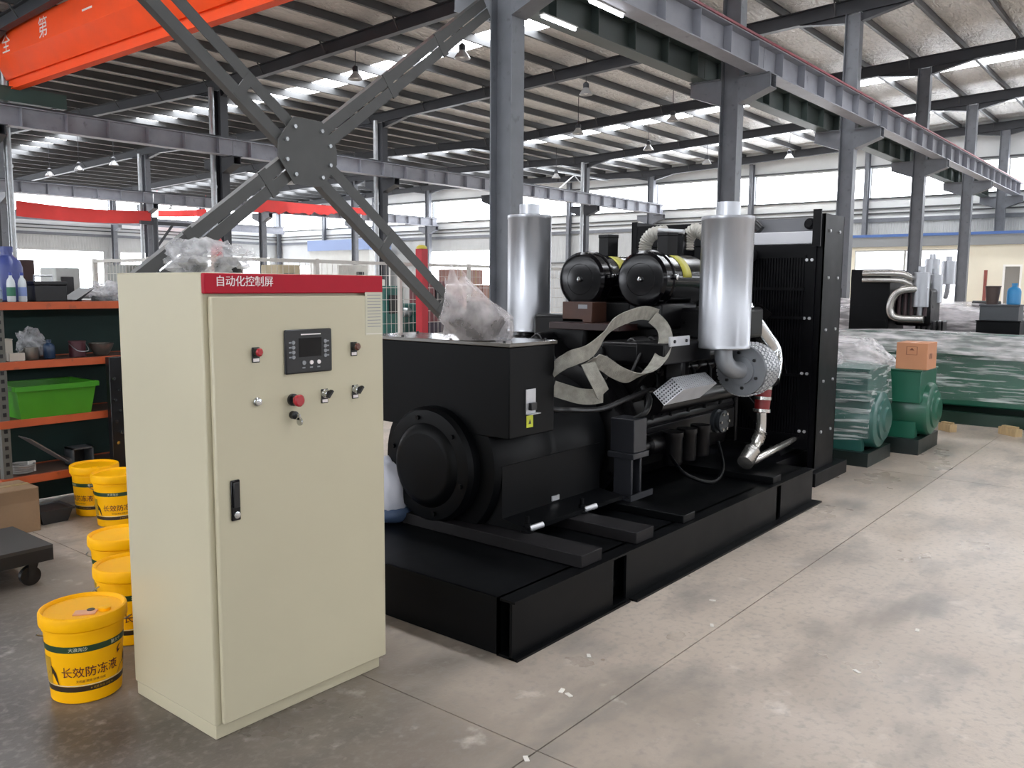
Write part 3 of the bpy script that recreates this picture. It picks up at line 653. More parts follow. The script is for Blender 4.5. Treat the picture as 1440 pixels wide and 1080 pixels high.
# mufflers
def muffler(x, y, z0, z1, ztop):
    mf = MB().lathe((x, y, z0), (0, 0, 1), [(.155, -.002), (.172, 0), (.178, .006), (.178, .03), (.1755, .034), (.1755, z1-z0-.034), (.178, z1-z0-.03), (.178, z1-z0-.004), (.172, z1-z0), (.09, z1-z0+.006)], 40).build('muffler', alu, g)
    MB().lathe((x, y, z1), (0, 0, 1), [(.082, 0), (.082, ztop-z1), (.076, ztop-z1), (.076, .02)], 28, caps=False).build('outlet_pipe', alu, mf)
    return mf
m1 = muffler(5.52, 2.60, 1.295, 2.19, 2.285)
m2 = muffler(5.52, 4.31, 1.345, 2.275, 2.36)
MB().tube([(5.52, 2.60, 1.296)] + arc((5.52, 2.60, 1.25), (5.52, 2.585, pc.z), (5.70, pc.y, pc.z), 10), .062, 20).build('inlet_elbow', mat('cast_grey', '#8f9296', .45, .5, .1, 10), m1)
MB().lathe((5.50, 4.31, 1.345), (0, 0, -1), [(.085, 0), (.085, .03), (.11, .035), (.11, .055), (.06, .06), (.06, .30)], 24).build('inlet_stub', gen2, m2)
MB().box(5.3, 5.75, 4.0, 4.45, .95, 1.06).build('muffler_support', gen2, m2, bevel=.01)
# silver charge-air pipe behind the front muffler, red coupling and corrugated return
p1, p2, p3 = oy(2.85, 1046, 432), oy(2.76, 1092, 500), oy(2.70, 1083, 534)
MB().tube([p1]+arc(p1*.35+p2*.65, p2+Vector((.05, 0, .02)), p3, 10), .072, 22).build('charge_air_pipe', chrome, g)
q = [oy(2.62, *c) for c in ((1074, 543), (1071, 580))]
rh = MB().tube([q[0], q[0]*.8+q[1]*.2, q[1]], [.058, .062, .055], 20).build('hose_coupling', red_hose, g)
for f_ in (.05, .45, .92):
    c0 = q[0].lerp(q[1], f_); d = (q[1]-q[0]).normalized(); MB().cyl(c0-d*.012, c0+d*.012, .066, n=20).build('hose_clamp', steel_hose, rh)
q2 = [oy(2.60, *c) for c in ((1071, 580), (1070, 606), (1064, 622), (1054, 640), (1047, 652))]
pts = spline(q2, 8); L_ = len(pts)
MB().tube(pts, [.036+(.013 if (9 <= i <= 15 and i % 2) or (i > 19 and i % 2) else 0)+(.012 if i > 19 else 0) for i in range(L_)], 16).build('corrugated_pipe', steel_hose, g)
q3 = [oy(2.62, *c) for c in ((1047, 652), (1062, 646), (1085, 634))] + [oy(2.75, 1112, 620), oy(2.85, 1128, 610)]
MB().tube(spline(q3, 8), [.036-.0005*i for i in range(33)], 14).build('return_pipe', steel_hose, g)
# air cleaners
FX = 5.40
for pxy in ((817, 391), (902, 389)):
    c = ox(FX, *pxy); z0 = 1.765
    ac = MB().lathe((FX, c.y, z0), (1, 0, 0), [(.03, -.014), (.16, -.012), (.185, -.008), (.205, .012), (.205, .10), (.214, .11), (.214, .13), (.205, .14), (.20, .16), (.19, .165), (.19, .68), (.17, .70)], 44).build('air_cleaner', blk_gloss, g)
    MB().lathe((FX-.014, c.y, z0), (-1, 0, 0), [(.018, 0), (.018, .02), (.008, .03)], 12).build('wing_nut', chrome, ac)
    MB().lathe((FX-.013, c.y, z0), (-1, 0, 0), [(.11, -.004), (.115, .002), (.12, -.004)], 32, caps=False).build('embossed_ring', blk_gloss, ac)
    mb = MB()
    for k in range(9):
        a = math.radians(95+k*8)
        mb.v += [Vector((FX+.27, c.y-.192*math.sin(a), z0+.192*math.cos(a)*-1)), Vector((FX+.40, c.y-.192*math.sin(a), z0+.192*math.cos(a)*-1))]
    for k in range(8): mb.f.append((2*k, 2*k+1, 2*k+3, 2*k+2))
    ob = mb.build('tape_band', cloth_o, ac); md = ob.modifiers.new('thickness', 'SOLIDIFY'); md.thickness = .002; md.offset = 0
    MB().box(FX+.05, FX+.6, c.y-.14, c.y+.14, z0-.36, z0-.17).build('cleaner_bracket', gen2, ac, bevel=.02)
    MB().lathe((FX+.42, c.y+.03, z0+.15), (0, 0, 1), [(.085, 0), (.085, .175), (.09, .18), (.09, .20), (.05, .205)], 6).build('intake_stack', gen2, ac)
    MB().lathe((FX+.115, c.y-.208, z0+.02), (0, -1, 0), [(.022, 0), (.022, .02), (.01, .024)], 12).build('clamp_bolt', chrome, ac)
def bellows(pts, r, name='intake_bellows'):
    pp = spline(pts, 9); return MB().tube(pp, [r*(1.0 if i % 2 else .84) for i in range(len(pp))], 18).build(name, mat('bellows_grey', '#b9b6ae', .5, .1), g)
c = ox(FX+.5, 907, 389)
bz1 = [ox(6.25, 907, 354), ox(6.25, 909, 340), ox(6.25, 919, 329), ox(6.25, 936, 327)]
bellows(bz1, .058)
bz2 = [ox(6.4, 966, 352), ox(6.4, 967, 335), ox(6.4, 978, 324), ox(6.4, 992, 330)]
bellows(bz2, .06)
a, b = ox(6.3, 931, 328), ox(6.3, 961, 356); MB().box(6.3, 6.5, a.y, b.y, b.z-.12, a.z).build('air_box', blk_gloss, g, bevel=.01)
mb = MB().cyl(ox(6.2, 926, 324), ox(6.2, 962, 326), .018, n=12); mb.build('breather_pipe', alu_s, g)
MB().box(5.75, 6.55, YC-.75, YC-.25, 1.32, 1.56).build('after_cooler', gen2, g, bevel=.03)
MB().box(5.30, 6.55, YC+.1, YC+.6, 1.22, 1.50).build('after_cooler', gen2, g, bevel=.03)
MB().box(5.0, 5.6, YC-.66, YC-.22, 1.18, 1.34).build('oil_cooler', gen2, g, bevel=.03)
a, b = oy(2.72, 943, 474), oy(2.72, 970, 485)
bkt = MB().box(a.x, b.x, 2.72, 2.735, b.z, a.z).build('lifting_eye', alu_s, g, bevel=.003)
for s in (.2, .8): MB().cyl((a.x+(b.x-a.x)*s, 2.72, (a.z+b.z)/2), (a.x+(b.x-a.x)*s, 2.712, (a.z+b.z)/2), .012, n=6).build('bolt', blk, bkt)
MB().box(a.x-.05, b.x+.35, 2.735, 2.95, b.z-.12, b.z+.02).build('eye_bracket', gen2, bkt, bevel=.01)
# small gear on top of the engine behind the sling
rr = random.Random(5)
for k in range(16):
    xx, yy, zz = rr.uniform(4.85, 5.5), rr.uniform(2.8, 3.3), rr.uniform(1.16, 1.32)
    if k % 3 == 0: MB().lathe((xx, yy, zz-.1), (0, 0, 1), [(.04, 0), (.04, .1), (.03, .12), (.015, .14)], 12).build('sensor_fitting', gen2, eng)
    elif k % 3 == 1: MB().obox((xx, yy, zz-.04), (rr.uniform(.06, .16), rr.uniform(.05, .12), .12), rr.uniform(-.4, .4)).build('relay_box', gen2, eng, bevel=.008)
    else: MB().tube(spline([(xx, yy, zz-.1), (xx+.05, yy-.04, zz+.02), (xx+.2, yy-.02, zz), (xx+.3, yy+.05, zz-.12)], 5), .011, 8).build('harness', blk, eng)
jb0, jb1 = ox(5.3, 791, 424), ox(5.3, 832, 454)
jb = MB().box(5.3, 5.5, jb1.y, jb0.y, jb1.z, jb0.z).build('junction_box', mat('box_brown', '#4a3026', .45, .1, .15, 8), g, bevel=.006)
MB().box(5.296, 5.2995, jb1.y+.04, jb1.y+.12, jb0.z-.05, jb0.z-.02).build('name_tag', grey_ink, jb, smooth=0)
MB().box(5.2, 5.6, jb1.y-.3, jb0.y+.05, jb1.z-.05, jb1.z).build('junction_shelf', mat('shelf_maroon', '#2c1614', .35), jb, bevel=.004)
# radiator
RX0, RX1, RY0, RY1, RZ = 7.40, 7.88, 2.60, 4.50, 2.36
rad = MB().box(RX0+.06, RX1-.05, RY0+.06, RY1-.06, .30, 2.08).build('radiator_core', gen3, g, smooth=0)
for y0, y1 in ((RY0, RY0+.06), (RY1-.06, RY1)):
    mb = MB(); s = y0 == RY0
    yo, yi = (y0, y0+.012) if s else (y1-.012, y1)
    mb.box(RX0, RX1, yo, yi, .12, RZ-.02); mb.box(RX0, RX0+.012, y0, y1, .12, RZ-.02); mb.box(RX1-.012, RX1, y0, y1, .12, RZ-.02)
    up_ = mb.build('side_channel', gen3, rad, smooth=0)
    if s:
        for z in (.45, .9, 1.35, 1.8, 2.2):
            for xx in (RX0+.12, RX1-.12): MB().cyl((xx, y0, z), (xx, y0-.012, z), .014, n=6).build('bolt', alu_s, up_)
    box('radiator_foot', gen3, rad, RX0-.12, RX1+.22, y0-.06, y1+.06, 0, .12, bevel=.004)
box('radiator_base', gen3, rad, 6.86, RX1+.05, RY0+.16, RY1-.16, 0, .24, bevel=.004); box('corner_post', gen3, rad, RX0-.10, RX0-.085, RY0+.0, RY0+.07, 2.06, RZ+.01, smooth=0)
box('fan_shroud', gen3, rad, RX0-.02, RX0+.06, RY0+.06, RY1-.06, .30, 2.08, smooth=0)
mb = MB(); n = 64
for k in range(n):
    y = RY0+.16+(RY1-RY0-.32)*k/(n-1); mb.box(RX0-.034, RX0-.02, y-.006, y+.006, .42, 1.98)
gr = mb.build('fan_guard', gen3, rad, smooth=0); gr['kind'] = 'stuff'
for z in (.42, .95, 1.45, 1.70, 1.98): box('guard_rail', gen3, gr, RX0-.042, RX0-.02, RY0+.14, RY1-.14, z-.012, z+.012, smooth=0)
for z in (.46, .97, 1.45, 1.95):
    for dy in (.03, .075): MB().cyl((RX0-.02, RY0+.06+dy, z), (RX0-.032, RY0+.06+dy, z), .014, n=6).build('bolt', alu_s, rad)
tank_m = mat('tank_silver', '#b9b9bd', .35, .5, .05, 3)
box('top_tank', tank_m, rad, RX0+.0, RX1-.1, RY0+.05, RY0+1.0, 2.085, 2.195, bevel=.008)
box('expansion_tank', gen3, rad, RX0+.0, RX1-.1, RY0+1.0, RY1-.06, 2.085, 2.30, bevel=.008)
box('header_panel', mat('panel_grey', '#6d6e72', .45, 0, .05, 2), rad, RX0+.20, RX0+.25, RY0+.06, RY0+1.05, 2.195, 2.325, smooth=0)
MB().lathe((RX0+.2, RY0+.20, 2.27), (-1, 0, 0), [(.05, 0), (.05, .02), (.03, .03), (.03, .05)], 16).build('filler_cap', gen3, rad)
MB().tube(spline([(RX0+.1, RY0+.62, 2.22), (RX0+.1, RY0+.72, 2.30), (RX0+.1, RY0+.9, 2.30), (RX0+.1, RY0+1.1, 2.29)], 6), .045, 12).build('top_hose', blk, rad)
# cooling fan between engine and radiator
fan = MB().cyl((6.74, YC, 1.05), (7.22, YC, 1.05), .09, n=20).build('fan_hub', gen2, g)
for k in range(8):
    a = k*math.pi/4; MB().obox(Vector((7.18, YC, 1.05)) + Matrix.Rotation(a, 3, 'X') @ Vector((0, .38, 0)), (.012, .62, .16), Matrix.Rotation(a, 3, 'X') @ Matrix.Rotation(.5, 3, 'Y')).build('fan_blade', gen2, fan, smooth=0)
MB().tube([(6.75, YC-.2, .75), (6.95, YC-.2, .75)], .14, 24).build('crank_pulley', gen2, g)
MB().tube([oy(2.9, 1090, 640), oy(2.9, 1140, 612)], .05, 14).build('lower_hose', blk, g)
box('front_plate', gen2, g, 6.75, 6.80, YC-.45, YC+.45, .42, 1.25, bevel=.01)
MB().tube(spline([(6.5, YC-.3, 1.45), (6.8, YC-.3, 1.75), (7.15, YC-.3, 1.95), (7.42, YC-.25, 2.0)], 6), .06, 14).build('upper_hose', blk, g)

# ------------------------------------------------------------------ lifting sling thrown over the engine
sling_m = mat('webbing', '#96938a', .85, 0, .22, 22, bump=.5, bscale=220, stretch=(1, 1, 1))
sl = thing('lifting_sling', 'worn grey webbing lifting sling looped over the black engine', 'sling', (4.6, 2.75, 1.1))
def spath(pts): return [oy(y, x, yy) for x, yy, y in pts]
A = spath([(776, 522, 2.96), (790, 511, 2.9), (806, 503, 2.84), (827, 495, 2.8), (845, 478, 2.78), (860, 458, 2.8), (882, 446, 2.84), (905, 440, 2.88), (924, 444, 2.88)])
Bp_ = spath([(918, 446, 2.87), (932, 460, 2.82), (936, 478, 2.78), (929, 502, 2.76), (912, 522, 2.75), (890, 531, 2.76), (868, 524, 2.78), (850, 512, 2.8), (836, 507, 2.82), (828, 508, 2.82)])
Cp = spath([(827, 511, 2.80), (834, 526, 2.76), (842, 541, 2.74), (848, 554, 2.74)])
Dp = spath([(848, 556, 2.745), (833, 558, 2.78), (815, 557, 2.84), (797, 552, 2.9), (778, 546, 2.96)])
for P_, dr_ in ((A, (.35, -.25, .9)), (Bp_, (.75, -.5, .35)), (Cp, (.9, -.3, .35)), (Dp, (.2, -.3, .95))):
    pp = spline(P_, 8); MB().ribbon(pp, [Vector(dr_)]*len(pp), .092, .006).build('webbing', sling_m, sl, smooth=50)

# wrapped part standing on the terminal box
t = thing('bagged_filter', 'dark bowl-shaped part wrapped in a pinkish clear plastic bag on the terminal box', 'plastic bag', (3.86, 3.42, TZ1+.022))
pcn = oz(TZ1+.022, 684, 479); bxp, byp = min(pcn.x, TX1-.12)+.05, pcn.y+.12; zb = TZ1+.022
MB().lathe((bxp, byp, zb), (0, 0, 1), [(.10, 0), (.13, .03), (.155, .08), (.165, .12), (.15, .135), (.10, .13), (.06, .16), (.055, .22)], 32).build('bowl_part', mat('bowl_grey', '#3b3936', .5, .3, .2, 20), t)
for k in range(14):
    a = 2*math.pi*k/14; MB().bar((bxp+.10*math.cos(a), byp+.10*math.sin(a), zb+.01), (bxp+.163*math.cos(a), byp+.163*math.sin(a), zb+.11), .012, .02).build('rib', mat('bowl_rib', '#5a5650', .5, .2), t)
pink_bag = film('pink_bag', '#fbf3f3', .34, .2, 7, .6, (1, 1, 1), .4, .72, .5)
bm_ = MB(); n1, n2 = 36, 14
for j in range(n2+1):
    q = j/n2; zz = zb+.005+q*.36
    for i in range(n1):
        a = 2*math.pi*i/n1; r = (.185+.02*math.sin(q*6)) if q < .4 else .19-(q-.4)*.22
        r *= 1+.22*noise.fractal(Vector((math.cos(a)*2, math.sin(a)*2, q*4+3)), 1, 2, 4)
        off_ = Vector((-.05*max(0, q-.4)*2, .09*max(0, q-.4)*2, 0))
        bm_.v.append(Vector((bxp+r*math.cos(a), byp+r*math.sin(a), min(zz+.07*max(0, q-.5)*noise.noise(Vector((a*1.3, 5, 0)))*4, zb+.45)))+off_)
for j in range(n2):
    for i in range(n1): bm_.f.append((j*n1+i, j*n1+(i+1) % n1, (j+1)*n1+(i+1) % n1, (j+1)*n1+i))
bm_.build('film', pink_bag, t, smooth=60)
# ------------------------------------------------------------------ yellow pails
pail_m = mat('pail_yellow', '#ffb900', .5, 0, .04, 4, spec=.2)
pail_g = mat('pail_green_print', '#1f3d22', .4); pail_k = mat('pail_dark_print', '#332410', .4); ink = mat('pail_red_ink', '#5e1d14', .5); wht = mat('pail_white_ink', '#d9d6bd', .5)
tan_m = mat('pail_tan_print', '#b98f1e', .45); pinkp = mat('tape_pink', '#e0a27e', .6)
def pail(x, y, face, label, tape=False, text=True):
    t = thing('antifreeze_pail', label, 'bucket', (x, y, 0), None)
    R = lambda z: .136 + .020*z/.33
    MB().lathe((x, y, 0), (0, 0, 1), [(.128, 0), (.136, .006), (R(.30), .30), (.160, .302), (.160, .312), (.155, .314), (.156, .325)], 40).build('body', pail_m, t)
    ld = MB().lathe((x, y, .318), (0, 0, 1), [(.150, 0), (.168, .0), (.170, .006), (.170, .044), (.167, .052), (.160, .055), (.154, .05), (.150, .040), (.05, .038)], 40).build('lid', pail_m, t)
    a = face+.9; MB().lathe((x+.095*math.cos(a), y+.095*math.sin(a), .356), (0, 0, 1), [(.024, 0), (.024, .012), (.012, .016)], 16).build('spout_cap', pail_m, ld)
    if tape:
        MB().obox((x+.06*math.cos(face), y+.06*math.sin(face), .358), (.085, .05, .008), face+1.2).build('tape', pinkp, ld, smooth=0); MB().cyl((x+.05*math.cos(face+.5), y+.05*math.sin(face+.5), .357), (x+.05*math.cos(face+.5), y+.05*math.sin(face+.5), .364), .016, n=12).build('plug', pail_k, ld)
    def wrap(mb_name, a0, a1, z0, z1, m, d=.0012, n=24):
        mb = MB()
        for i in range(n+1):
            a = face + a0+(a1-a0)*i/n
            for z in (z0, z1): mb.v.append(Vector((x+(R(z)+d)*math.cos(a), y+(R(z)+d)*math.sin(a), z)))
        for i in range(n): mb.f.append((2*i, 2*i+2, 2*i+3, 2*i+1))
        return mb.build(mb_name, m, t)
    wrap('print_band', -2.6, 2.6, .225, .252, pail_g); wrap('print_band', -2.6, 2.6, .055, .078, pail_k); wrap('print_line', -2.6, 2.6, .080, .083, wht)
    wrap('print_field', -2.6, -1.15, .083, .2, tan_m)
    for c0 in (-1.25, 1.15):                    # dark hill motif either side of the lettering
        mb = MB()
        pts = [(c0-.35, .085), (c0+.35, .085), (c0+.28, .135), (c0+.1, .165), (c0-.05, .13), (c0-.2, .115)]
        k = len(mb.v); mb.v += [Vector((x+(R(z)+.0016)*math.cos(face+a), y+(R(z)+.0016)*math.sin(face+a), z)) for a, z in pts]; mb.f.append(tuple(range(k, k+6))); mb.build('print_motif', pail_k, t)
    if text:
        def cw(z0, da): return lambda p: Vector((x+(R(z0)+.0018)*math.cos(face+da+p.x/.148), y+(R(z0)+.0018)*math.sin(face+da+p.x/.148), z0+p.y))
        lettering('lettering', '长效防冻液', .047, ink, t, cw(.137, 0), 0, .007); lettering('lettering', '无机盐 高效 防锈 防腐', .012, ink, t, cw(.100, 0), 0)
        lettering('lettering', '大浪淘沙', .018, wht, t, cw(.238, -.3), 0); lettering('lettering', '聚大千', .018, wht, t, cw(.238, .75), 0)
        lettering('lettering', '★ 优质 防冻 冷却 ★', .011, tan_m, t, cw(.066, .3), 0)
        pts = [(.95, .19), (.80, .175), (.78, .195), (.86, .21), (1.0, .212), (.88, .205), (.84, .19), (.88, .182)]
        mb = MB(); mb.v = [Vector((x+(R(z)+.0017)*math.cos(face+a), y+(R(z)+.0017)*math.sin(face+a), z)) for a, z in pts]; mb.f = [tuple(range(len(pts)))]; mb.build('print_logo', ink, t)
    hp = [Vector((x+.176*math.cos(face+math.pi+math.pi*(i/12-.5)*1.1), y+.176*math.sin(face+math.pi+math.pi*(i/12-.5)*1.1), .30-.10*math.sin(math.pi*i/12))) for i in range(13)]
    MB().tube(hp, .003, 6).build('handle', galv, t)
    return t
def face_to(x, y, d=0): return math.atan2(-y, -x)+d
for (x, y, d, lb, tp) in ((1.565, 3.585, .12, 'yellow antifreeze pail standing apart beside the cream cabinet, pink tape on its lid', True),
                          (1.975, 3.985, .5, 'yellow pail second in line behind the cream cabinet, lid seen from above', False),
                          (2.19, 4.505, .2, 'yellow pail third in line behind the cream cabinet, before the empty floor gap', False),
                          (2.90, 6.00, .1, 'yellow pail against the cabinet edge, in front of the shelf rack', False),
                          (2.93, 6.40, -.9, 'yellow pail closest to the shelf rack, green printed bands turned sideways', False),
                          (3.28, 6.03, .1, 'yellow pail mostly hidden behind the cream cabinet', False)):
    pail(x, y, face_to(x, y, d), lb, tp)

# ------------------------------------------------------------------ shelf rack with its load
orange = mat('rack_orange', '#b5532c', .5, 0, .15, 5, wear='#8c4a30')
rack_g = mat('rack_upright', '#63625d', .5, .3, .15, 6)
deck_m = mat('rack_deck', '#4e3a30', .7, 0, .2, 4)
SY0, SY1, SX0, SX1 = 6.62, 7.08, 2.39, 3.75
rk = thing('shelf_rack', 'orange-beamed steel shelf rack loaded with workshop odds and ends', 'shelf', (3.0, 6.85, 0))
for x in (SX0, SX1-.06):
    for y in (SY0, SY1-.06):
        up = box('upright', rack_g, rk, x, x+.06, y, y+.06, 0, 1.60, smooth=0)
        mb = MB()
        for k in range(24): mb.box(x+.018, x+.042, y-.001, y+.0, .1+k*.06, .128+k*.06)
        mb.build('slot_row', blk, up, smooth=0)['kind'] = 'stuff'
levels = (.31, .73, 1.15, 1.575)
for z in levels:
    for y in (SY0-.012, SY1-.036): box('shelf_beam', orange, rk, SX0-.02, SX1+.02, y, y+.036, z-.055, z, smooth=0)
    box('shelf_deck', deck_m, rk, SX0+.0, SX1, SY0+.02, SY1-.03, z-.02, z-.004, smooth=0)
def rest(x0, y0, z0): return (x0, y0, z0)
# green crate
ZL = .73
gc_m = mat('crate_green', '#3f8a1e', .4, 0, .08, 5)
t = thing('green_crate', 'bright green plastic tote tub on the orange shelf', 'tub', (2.78, SY0+.18, ZL))
mb = MB(); x0, x1, y0, y1, z1 = 2.49, 3.06, SY0-.04, SY0+.40, ZL+.235
def tub(mb, x0, x1, y0, y1, z0, z1, ins, t=.008):
    a = [(x0+ins, y0+ins, z0), (x1-ins, y0+ins, z0), (x1-ins, y1-ins, z0), (x0+ins, y1-ins, z0)]; b = [(x0, y0, z1), (x1, y0, z1), (x1, y1, z1), (x0, y1, z1)]
    c = [(x0+t, y0+t, z1), (x1-t, y0+t, z1), (x1-t, y1-t, z1), (x0+t, y1-t, z1)]; d = [(x0+ins+t, y0+ins+t, z0+t), (x1-ins-t, y0+ins+t, z0+t), (x1-ins-t, y1-ins-t, z0+t), (x0+ins+t, y1-ins-t, z0+t)]
    F = [(3, 2, 1, 0)]
    for k in range(3):
        for i in range(4): F.append((4*k+i, 4*k+(i+1) % 4, 4*k+4+(i+1) % 4, 4*k+4+i))
    F.append((12, 13, 14, 15)); return mb.add(a+b+c+d, F)
tub(mb, x0, x1, y0, y1, ZL, z1, .035).build('tub_body', gc_m, t, smooth=0)
mb = MB(); 
for (a0, a1, b0, b1) in ((x0-.015, x1+.015, y0-.015, y0), (x0-.015, x1+.015, y1, y1+.015), (x0-.015, x0, y0, y1), (x1, x1+.015, y0, y1)): mb.box(a0, a1, b0, b1, z1-.03, z1+.005)
mb.build('rim', gc_m, t, smooth=0)
# upper shelf things
Z4 = 1.575
jug_b = mat('jug_blue', '#3f4a86', .35, 0, .1, 8); clear_b = film('clear_bottle', '#b9c7d6', .4, .1, 5, .2)
def bottle(name, label, cat, x, y, z, r, h, m, cap=None, group=None, band=None):
    t = thing(name, label, cat, (x, y, z), group)
    MB().lathe((x, y, z), (0, 0, 1), [(r*.9, 0), (r, .01), (r, h*.62), (r*.85, h*.74), (r*.4, h*.84), (r*.38, h*.9)], 20).build('bottle_body', m, t)
    MB().lathe((x, y, z+h*.9), (0, 0, 1), [(r*.44, 0), (r*.44, h*.1), (r*.3, h*.1)], 16).build('cap', cap or blk, t)
    if band: MB().lathe((x, y, z+h*.2), (0, 0, 1), [(r+.001, 0), (r+.001, h*.3)], 20, caps=False).build('label_band', band, t)
    return t
bottle('water_jug', 'large blue plastic jug on the top shelf of the rack', 'jug', 2.60, 6.90, Z4, .10, .40, jug_b, jug_b)
bottle('spray_bottle', 'small milky bottle with green label on the top shelf before the blue jug', 'bottle', 2.545, SY0+.09, Z4, .028, .21, mat('bottle_white', '#c9d0d3', .3), mat('cap_blue', '#3a4a9a', .4), None, mat('label_green', '#2e6b52', .5))
bottle('spray_bottle', 'small milky bottle with pale blue label beside the blue jug', 'bottle', 2.625, SY0+.10, Z4, .028, .21, mat('bottle_white', '#c9d0d3'), mat('cap_blue', '#3a4a9a'), None, mat('label_blue', '#7f92c4', .5))
bottle('glass_jar', 'round clear jar at the post end of the top shelf', 'jar', 2.46, SY0+.16, Z4, .05, .14, clear_b)
brown = mat('brown_board', '#3a201c', .6, 0, .2, 6)
t = tag(MB().obox((2.77, 7.025, Z4+.155), (.13, .03, .31), .1).build('brown_board', brown, None, smooth=0), 'dark brown board standing upright on the top shelf', 'board')
t = thing('black_toolbox', 'black steel toolbox on the top shelf of the rack', 'box', (2.82, SY0+.22, Z4))
box('box_body', blk, t, 2.71, 2.94, SY0+.1, SY0+.36, Z4, Z4+.12, bevel=.006); box('box_lid', blk, t, 2.705, 2.945, SY0+.095, SY0+.365, Z4+.12, Z4+.15, bevel=.006); MB().tube([(2.76, SY0+.23, Z4+.15), (2.76, SY0+.23, Z4+.19), (2.89, SY0+.23, Z4+.19), (2.89, SY0+.23, Z4+.15)], .008, 8).build('handle', alu_s, t)
t = thing('sheet_metal_scoop', 'dark bent sheet-metal scoop next to the black toolbox', 'metal part', (3.02, SY0+.16, Z4))
mb = MB(); mb.prism([(2.96, SY0+.04, Z4), (3.10, SY0+.04, Z4+.09), (3.12, SY0+.04, Z4+.10), (3.06, SY0+.04, Z4+.05), (3.0, SY0+.04, Z4)], (0, .26, 0)); mb.build('scoop', mat('scoop_dark', '#262427', .4, .3), t, smooth=0); box('scoop_back', mat('scoop_dark', '#262427'), t, 2.95, 3.02, SY0+.04, SY0+.30, Z4, Z4+.012, smooth=0)
t = thing('bagged_fittings', 'bag of pale fittings on the top shelf by the cream cabinet', 'plastic bag', (3.28, SY0+.2, Z4)); blob((3.28, SY0+.2, Z4+.06), (.13, .12, .09), 8, .4, 2.5, 4, -.058).build('film', bag_m, t, smooth=60)
for k in range(5): MB().obox((3.20+.04*k, SY0+.2+.03*(k % 2), Z4+.02), (.05, .06, .04), k).build('fitting', mat('fitting_dark', '#3b4140', .5), t, bevel=.004)
# middle shelf
Z3 = 1.15
whitec = mat('white_carton', '#b9b2a6', .7, 0, .05, 5)
t = thing('small_carton', 'small white carton at the post end of the middle shelf', 'box', (2.50, SY0+.12, Z3)); box('carton', whitec, t, 2.46, 2.545, SY0+.12, SY0+.22, Z3, Z3+.15, bevel=.003); box('carton_flap', whitec, t, 2.458, 2.547, SY0+.118, SY0+.222, Z3+.15, Z3+.156, smooth=0)
t = thing('small_carton', 'flat white carton lying at the front edge of the middle shelf', 'box', (2.54, SY0+.04, Z3)); box('carton', whitec, t, 2.485, 2.59, SY0+.03, SY0+.08, Z3, Z3+.055, bevel=.003); box('carton_flap', whitec, t, 2.484, 2.591, SY0+.029, SY0+.081, Z3+.055, Z3+.058, smooth=0)
cup = mat('steel_cup', '#8a8680', .3, .8)
t = thing('steel_pot', 'small steel pot with dark fill on the middle shelf', 'pot', (2.66, SY0+.1, Z3)); MB().lathe((2.66, SY0+.1, Z3), (0, 0, 1), [(.045, 0), (.05, .01), (.05, .09), (.047, .09), (.045, .02)], 20, caps=True).build('pot_body', cup, t); MB().tube([(2.608, SY0+.1, Z3+.07), (2.585, SY0+.1, Z3+.06), (2.585, SY0+.1, Z3+.03), (2.61, SY0+.1, Z3+.02)], .006, 8).build('handle', cup, t); MB().cyl((2.66, SY0+.1, Z3+.07), (2.66, SY0+.1, Z3+.085), .045, n=18).build('contents', dark_part, t)
bottle('blue_bottle', 'dark blue bottle in the middle of the orange shelf', 'bottle', 2.795, SY0+.12, Z3, .04, .14, mat('bottle_navy', '#1f3550', .3), mat('bottle_navy', '#1f3550'))
t = thing('plastic_bag', 'pale crumpled plastic bag behind the steel pot on the middle shelf', 'plastic bag', (2.72, SY0+.26, Z3)); blob((2.72, SY0+.25, Z3+.10), (.10, .08, .12), 12, .35, 2.2, 4, -.098).build('film', bag_m, t, smooth=60); MB().obox((2.72, SY0+.25, Z3+.04), (.09, .07, .08), .3).build('contents', dark_part, t, bevel=.01)
t = thing('paint_tin', 'dark red tin with wire handle on the middle shelf', 'tin', (3.02, SY0+.16, Z3)); MB().lathe((3.02, SY0+.16, Z3), (0, 0, 1), [(.06, 0), (.06, .11), (.063, .112), (.063, .12), (.05, .118)], 24).build('tin_body', mat('tin_maroon', '#4a2028', .4), t); MB().tube(spline([(2.96, SY0+.16, Z3+.10), (2.98, SY0+.06, Z3+.05), (3.06, SY0+.06, Z3+.05), (3.08, SY0+.16, Z3+.10)], 5), .003, 6).build('handle', galv, t)
t = thing('steel_bowl', 'grey metal bowl beside the dark red tin', 'bowl', (3.2, SY0+.15, Z3)); MB().lathe((3.2, SY0+.15, Z3), (0, 0, 1), [(.04, 0), (.06, .02), (.085, .07), (.09, .09), (.086, .09), (.06, .03)], 24).build('bowl_body', cup, t); MB().lathe((3.2, SY0+.15, Z3+.088), (0, 0, 1), [(.088, 0), (.093, .004), (.088, .008)], 24, caps=False).build('rim', cup, t)
# dark green backdrop sheet tied behind the rack
tag(MB().obox(((SX0+SX1)/2, SY1+.02, .76), (SX1-SX0+.1, .012, 1.5), 0).build('backing_sheet', mat('sheet_green', '#16302c', .7, 0, .2, 3), None, smooth=0), 'dark green sheet hung behind the orange shelf rack', 'sheet')
